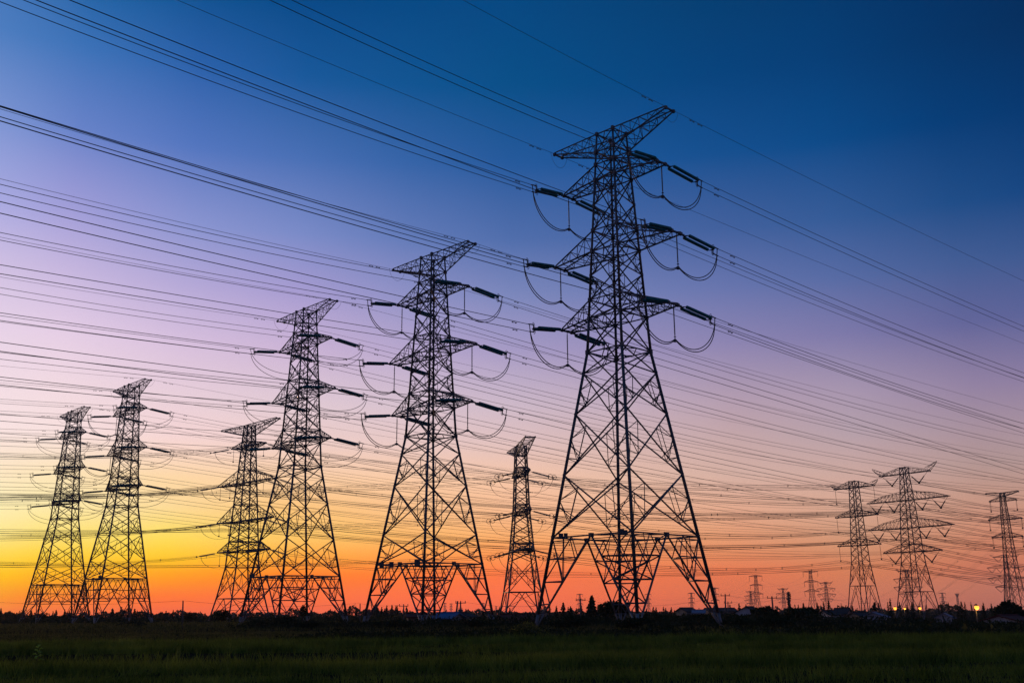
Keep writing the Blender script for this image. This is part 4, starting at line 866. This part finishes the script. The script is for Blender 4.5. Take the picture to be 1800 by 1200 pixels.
for (px_, yt, wp, D, lab) in ((18, 1074, 26, 400, 'rounded tree left of the leftmost pylon'), (38, 1072, 20, 400, 'rounded tree at the leftmost pylon left legs'), (76, 1076, 26, 380, 'rounded tree inside the leftmost pylon'), (122, 1075, 26, 380, 'rounded tree between the two leftmost pylons'),
     (213, 1074, 20, 400, 'rounded tree inside the pylon second from left'), (251, 1073, 20, 400, 'rounded tree beside the right legs of the pylon second from left'), (427, 1075, 20, 330, 'rounded tree behind the wide armed pylon'), (475, 1074, 24, 330, 'rounded tree between the wide armed and third tallest pylons'),
     (600, 1074, 30, 330, 'rounded tree right of the third tallest pylon')):
    broadleaf(px_, yt, wp, D, lab, 420, 'rounded trees along the horizon', squat=True)
# the far woods: one mass each
def rough1(u, step, seed):
    k = np.random.default_rng(seed).uniform(0, 1, 4000); return np.interp(u / step + 500, np.arange(4000), k)
def far_wood(name, x0, x1, D, h0, n, label, jag, seed):
    """a wood on the horizon, h0 and jag are its heights in photo pixels at distance D"""
    px_ = rng.uniform(x0, x1, n); D_ = D * rng.uniform(.9, 1.15, n); X_ = (px_ - 900) / F_PX * D_ * .968
    h = h0 * (.6 + .8 * rough1(px_, 60, seed)) + jag * rough1(px_, 9, seed + 1) ** 2 * rough1(px_, 33, seed + 2) * 2 + jag * .5 * rough1(px_, 4, seed + 3) ** 3
    Z_ = ground(X_, D_) + h * rng.uniform(0, 1, n) ** .8 / F_PX * D
    tag(link(name, leaf_mesh(name, np.stack([X_, D_, Z_], 1), rng.uniform(.6, 1.5, n) * D / 800, WOODM, 1.5, -.3)), label, 'wood', kind='stuff')
far_wood('far_wood', -160, 700, 560, 8, 12000, 'hazy far wood along the horizon on the left', 10, 3)
far_wood('far_wood', 640, 1330, 760, 5, 9000, 'low far wood along the horizon in the middle', 7, 13)
far_wood('far_wood', 1280, 1980, 620, 6, 9000, 'dark far wood along the horizon on the right', 9, 23)

# ------------------------------------------------------------------ field grass, weeds and hedges
def noise2(x, y, s, ph):
    return (np.sin(x * s + ph) * np.cos(y * s * 1.3 + ph * 2) + np.sin(x * s * 2.3 + y * s * 1.1 + ph * 3) * .5 + np.cos(x * s * .6 - y * s * 2.7 + ph) * .5) / 2
def blades(n, x0, x1, y0, y1, hmin, hmax, wd, keep, curve=.25, grow=None):
    y = np.sqrt(rng.uniform(y0 ** 2, y1 ** 2, n)); x = rng.uniform(-1, 1, n) * (y * .56 + 3) if x0 is None else rng.uniform(x0, x1, n)
    k = keep(x, y); x, y = x[k], y[k]; n = len(x); z = ground(x, y) - .02
    hh = rng.uniform(hmin, hmax, n) * (1 + .22 * noise2(x, y, .6, 1.3)); hh = hh * (grow(x, y) if grow else 1); a = rng.uniform(0, 2 * math.pi, n); ln = rng.uniform(0, curve, n) * hh; b_ = rng.uniform(0, 2 * math.pi, n); wv = wd * (y / 30) ** .6
    P0 = np.stack([x - wv * np.cos(a), y - wv * np.sin(a), z], 1); P1 = np.stack([x + wv * np.cos(a), y + wv * np.sin(a), z], 1); P2 = np.stack([x + ln * np.cos(b_), y + ln * np.sin(b_), z + hh], 1)
    return np.stack([P0, P1, P2], 1).reshape(-1, 3)
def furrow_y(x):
    """middle line and half width of the furrows, widened bare so dark soil stands in for shade"""
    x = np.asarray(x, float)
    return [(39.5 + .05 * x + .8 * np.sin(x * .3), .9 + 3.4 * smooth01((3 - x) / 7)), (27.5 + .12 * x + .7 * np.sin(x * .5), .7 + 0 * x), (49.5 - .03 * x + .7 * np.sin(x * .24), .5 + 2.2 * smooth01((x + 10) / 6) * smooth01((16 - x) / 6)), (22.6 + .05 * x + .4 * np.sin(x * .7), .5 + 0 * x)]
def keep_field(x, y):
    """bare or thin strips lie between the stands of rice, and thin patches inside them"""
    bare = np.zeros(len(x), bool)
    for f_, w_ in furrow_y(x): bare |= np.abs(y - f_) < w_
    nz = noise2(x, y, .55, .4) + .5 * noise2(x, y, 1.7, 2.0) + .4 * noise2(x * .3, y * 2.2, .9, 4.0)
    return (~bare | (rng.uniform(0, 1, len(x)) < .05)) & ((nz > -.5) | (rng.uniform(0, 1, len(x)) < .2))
def stand(x, y):
    """the rice is tallest along the far bank of each furrow and low along the near one"""
    k = 1 + .42 * noise2(x, y * .6, 4.2, .7) + .25 * noise2(x, y, 9.0, 2.1)
    for f_, w_ in furrow_y(x): d = y - f_; k *= 1 + .4 * np.exp(-((d - w_ - .8) / 1.6) ** 2) - .6 * np.exp(-((d + w_ + 1.6) / 2.2) ** 2)
    return k
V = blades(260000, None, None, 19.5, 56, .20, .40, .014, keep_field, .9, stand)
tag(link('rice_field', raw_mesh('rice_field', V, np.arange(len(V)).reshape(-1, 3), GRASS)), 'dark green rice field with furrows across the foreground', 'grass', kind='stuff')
V = blades(90000, None, None, 54, 270, .14, .5, .014, lambda x, y: (noise2(x, y, .12, .9) > -.6) & ((x < 20) | (y < 95)), .45)
tag(link('wild_grass', raw_mesh('wild_grass', V, np.arange(len(V)).reshape(-1, 3), WEED)), 'rough dark grass around the feet of the pylons', 'grass', kind='stuff')
# weeds and brambles: leaf clumps in a band beyond the field, taller towards the right
def weeds(n, y0, y1, hf, size, seed, m_=None, x0=-62, x1=75):
    x = rng.uniform(x0, x1, n); y = rng.uniform(y0, y1, n); k = np.abs(x) < y * .56 + 4; x, y = x[k], y[k]
    h = hf(x, y) * np.clip(.55 + .65 * noise2(x, y, .33, seed) + .25 * noise2(x, y, 1.1, seed * 2), .12, 1.5); z = ground(x, y) + h * rng.uniform(0, 1, len(x)) ** .6
    return leaf_mesh('weeds', np.stack([x, y, z], 1), rng.uniform(.6, 1.4, len(x)) * size, m_ or WEED, 2.2, .35)
tag(link('weeds', weeds(42000, 55, 100, lambda x, y: .14 + .5 * smooth01((x + 22) / 34) * (1 - .7 * smooth01((y - 66) / 14)), .10, .7)), 'band of dark weeds between the rice field and the pylons', 'weeds', kind='stuff')
tag(link('brambles', weeds(26000, 121, 146, lambda x, y: .9 + .5 * smooth01((x + 20) / 30), .16, 2.1, SHRUB, -32, 80)), 'dense dark brambles around the tallest pylon feet', 'weeds', kind='stuff')
def strip(name, n, x0, x1, y0, y1, h, size, m_, label, seed, up=.3):
    x = rng.uniform(x0, x1, n); y = rng.uniform(y0, y1, n); hh = h * np.clip(.62 + .6 * noise2(x, y, .5, seed) + .3 * noise2(x, y, 1.7, seed * 2), .1, 1.6)
    hh = hh * smooth01((x - x0) / 9) * smooth01((x1 - x) / 6); z = ground(x, y) + hh * rng.uniform(0, 1, n) ** .6
    tag(link(name, leaf_mesh(name, np.stack([x, y, z], 1), rng.uniform(.6, 1.4, n) * size, m_, 2.0, up)), label, 'weeds', kind='stuff')
strip('thicket', 30000, -17, 42, 55, 66, .72, .09, SHRUB, 'black thicket of weeds along the back edge of the rice field', 1.1)
strip('thicket', 16000, 20, 56, 66, 84, .62, .12, SHRUB, 'second row of dark thicket below the right pylons', 3.7)
strip('scrub', 16000, -190, -20, 240, 330, 1.7, .3, SHRUB, 'low dark scrub behind the feet of the left pylons', 2.3)
strip('scrub', 9000, -100, -28, 120, 215, .75, .16, WEED, 'brownish scrub around the feet of the left pylons', 4.9)
# single shrubs that stand out of the weeds
SHRUBS = [(500, 1081, 60, 128, 'dark shrub below the third tallest pylon'), (452, 1088, 46, 140, 'low shrub left of the third tallest pylon foot'), (545, 1090, 40, 120, 'low dark shrub right of the third tallest pylon legs'), (232, 1092, 50, 150, 'low shrub right of the second leftmost pylon'),
 (668, 1092, 34, 120, 'shrub at the left foot of the second tallest pylon'), (702, 1088, 50, 118, 'shrub in front of the dark red roofed house'), (838, 1088, 40, 110, 'shrub right of the blue roofed shed'), (985, 1090, 40, 100, 'shrub at the left foot of the tallest pylon'), (1010, 1080, 60, 102, 'shrub below the dark pointed conifer'),
 (1112, 1085, 70, 92, 'large dark shrub hiding the front foot of the tallest pylon'), (1165, 1094, 60, 96, 'dark shrub right of the tallest pylon front foot'), (1215, 1092, 56, 112, 'dark shrub inside the right foot of the tallest pylon'), (1300, 1086, 64, 100, 'dark shrub right of the tallest pylon'),
 (1365, 1084, 80, 84, 'large black-green shrub below the leaning poles'), (1430, 1094, 50, 96, 'dark shrub below the white walled house'), (1500, 1098, 60, 84, 'dark shrub below the single string pylon'), (1560, 1097, 64, 84, 'dark shrub below the leftmost lit lamp'), (1630, 1097, 70, 84, 'dark shrub below the V string pylon'),
 (1690, 1096, 64, 84, 'dark shrub left of the brightest lamp post'), (1762, 1100, 60, 80, 'dark shrub in front of the right edge house')]
for (px_, yt, wp, D, lab) in SHRUBS:
    broadleaf(px_, yt, wp, D, lab, 1500, 'shrubs at the edge of the field', .13, 'shrub', squat=True)
def hedge(x0, x1, D, y, label):
    P0, P1 = at(x0, y, D), at(x1, y, D); n = int((P1[0] - P0[0]) * 170); x = rng.uniform(P0[0], P1[0], n); yy = D + rng.uniform(-1, 1, n); h = (P0[2] - ground(x, yy)) * np.clip(.86 + .22 * noise2(x, yy, .5, x0), .4, 1.2)
    g_ = ground(x, yy); tag(link('hedge', leaf_mesh('hedge', np.stack([x, yy, g_ + h * rng.uniform(0, 1, n) ** .7], 1), rng.uniform(.12, .28, n), SHRUB)), label, 'hedge')
hedge(1120, 1300, 165, 1079, 'long dark hedge behind the right half of the tallest pylon')
hedge(1290, 1446, 160, 1079, 'dark hedge below the leaning poles')
hedge(1455, 1640, 150, 1096, 'dark hedge in front of the right pylons')
hedge(1630, 1860, 128, 1098, 'dark hedge below the brightest lamp')
hedge(640, 870, 158, 1092, 'low dark hedge in front of the blue roofed shed')
# a clump of yellow flowering weeds and one pale young plant
c0 = at(925, 1112, 62); P = np.array([c0[0], 62, 0]) + rng.normal(size=(900, 3)) * [.9, .7, 0]; hh = .75 * np.exp(-((P[:, 0] - c0[0]) / 1.1) ** 2) + .15; P[:, 2] = hh * rng.uniform(0, 1, 900) ** .6
root = empty('flowering_weed', (c0[0], 62, 0), 'clump of yellow flowering weeds at the field edge left of the tallest pylon', 'plant'); inv = Matrix.Translation((-c0[0], -62, 0))
o = link('leaves', leaf_mesh('leaves', P, rng.uniform(.06, .13, 900), WEED, 2.0, .4), root); o.matrix_parent_inverse = inv
Q = P[P[:, 2] > .5 * hh][:260]; Q = Q + [0, 0, .12]; o = link('flowers', leaf_mesh('flowers', Q, rng.uniform(.03, .07, len(Q)), FLOWER, 1.2), root); o.matrix_parent_inverse = inv
c0 = at(65, 1158, 33); root = empty('young_plant', (c0[0], 33, 0), 'single pale leaved young plant in the rice at lower left', 'plant')
m = MB(); m.tube((0, 0, 0), (.03, 0, .55), .012, 5, .006); m.build('stem', WEED, root)
m = MB()
for i in range(11):
    a = i * 2.4; z_ = .18 + .04 * i; l_ = .2 - .008 * i; d = vec(math.cos(a), math.sin(a), 0); sd_ = vec(-math.sin(a), math.cos(a), 0); b0 = vec(.03 * z_, 0, z_)
    m.poly([b0, b0 + d * l_ * .5 + sd_ * .05 + vec(0, 0, .06), b0 + d * l_ + vec(0, 0, .03), b0 + d * l_ * .5 - sd_ * .05 + vec(0, 0, .06)], .004)
m.build('leaf_spray', PALE_LEAF, root)

# ------------------------------------------------------------------ evening haze
hz = bpy.data.materials.new('evening_haze'); hz.use_nodes = True; t = hz.node_tree; t.nodes.clear()
pv = t.nodes.new('ShaderNodeVolumePrincipled'); ou = t.nodes.new('ShaderNodeOutputMaterial'); t.links.new(pv.outputs[0], ou.inputs['Volume'])
pv.inputs['Color'].default_value = (.95, .84, .76, 1); pv.inputs['Density'].default_value = .00008; pv.inputs['Anisotropy'].default_value = .35
m = MB(); m.box((0, 1150, 32.5), 3400, 3300, 71); tag(m.build('haze', hz), kind='stuff')
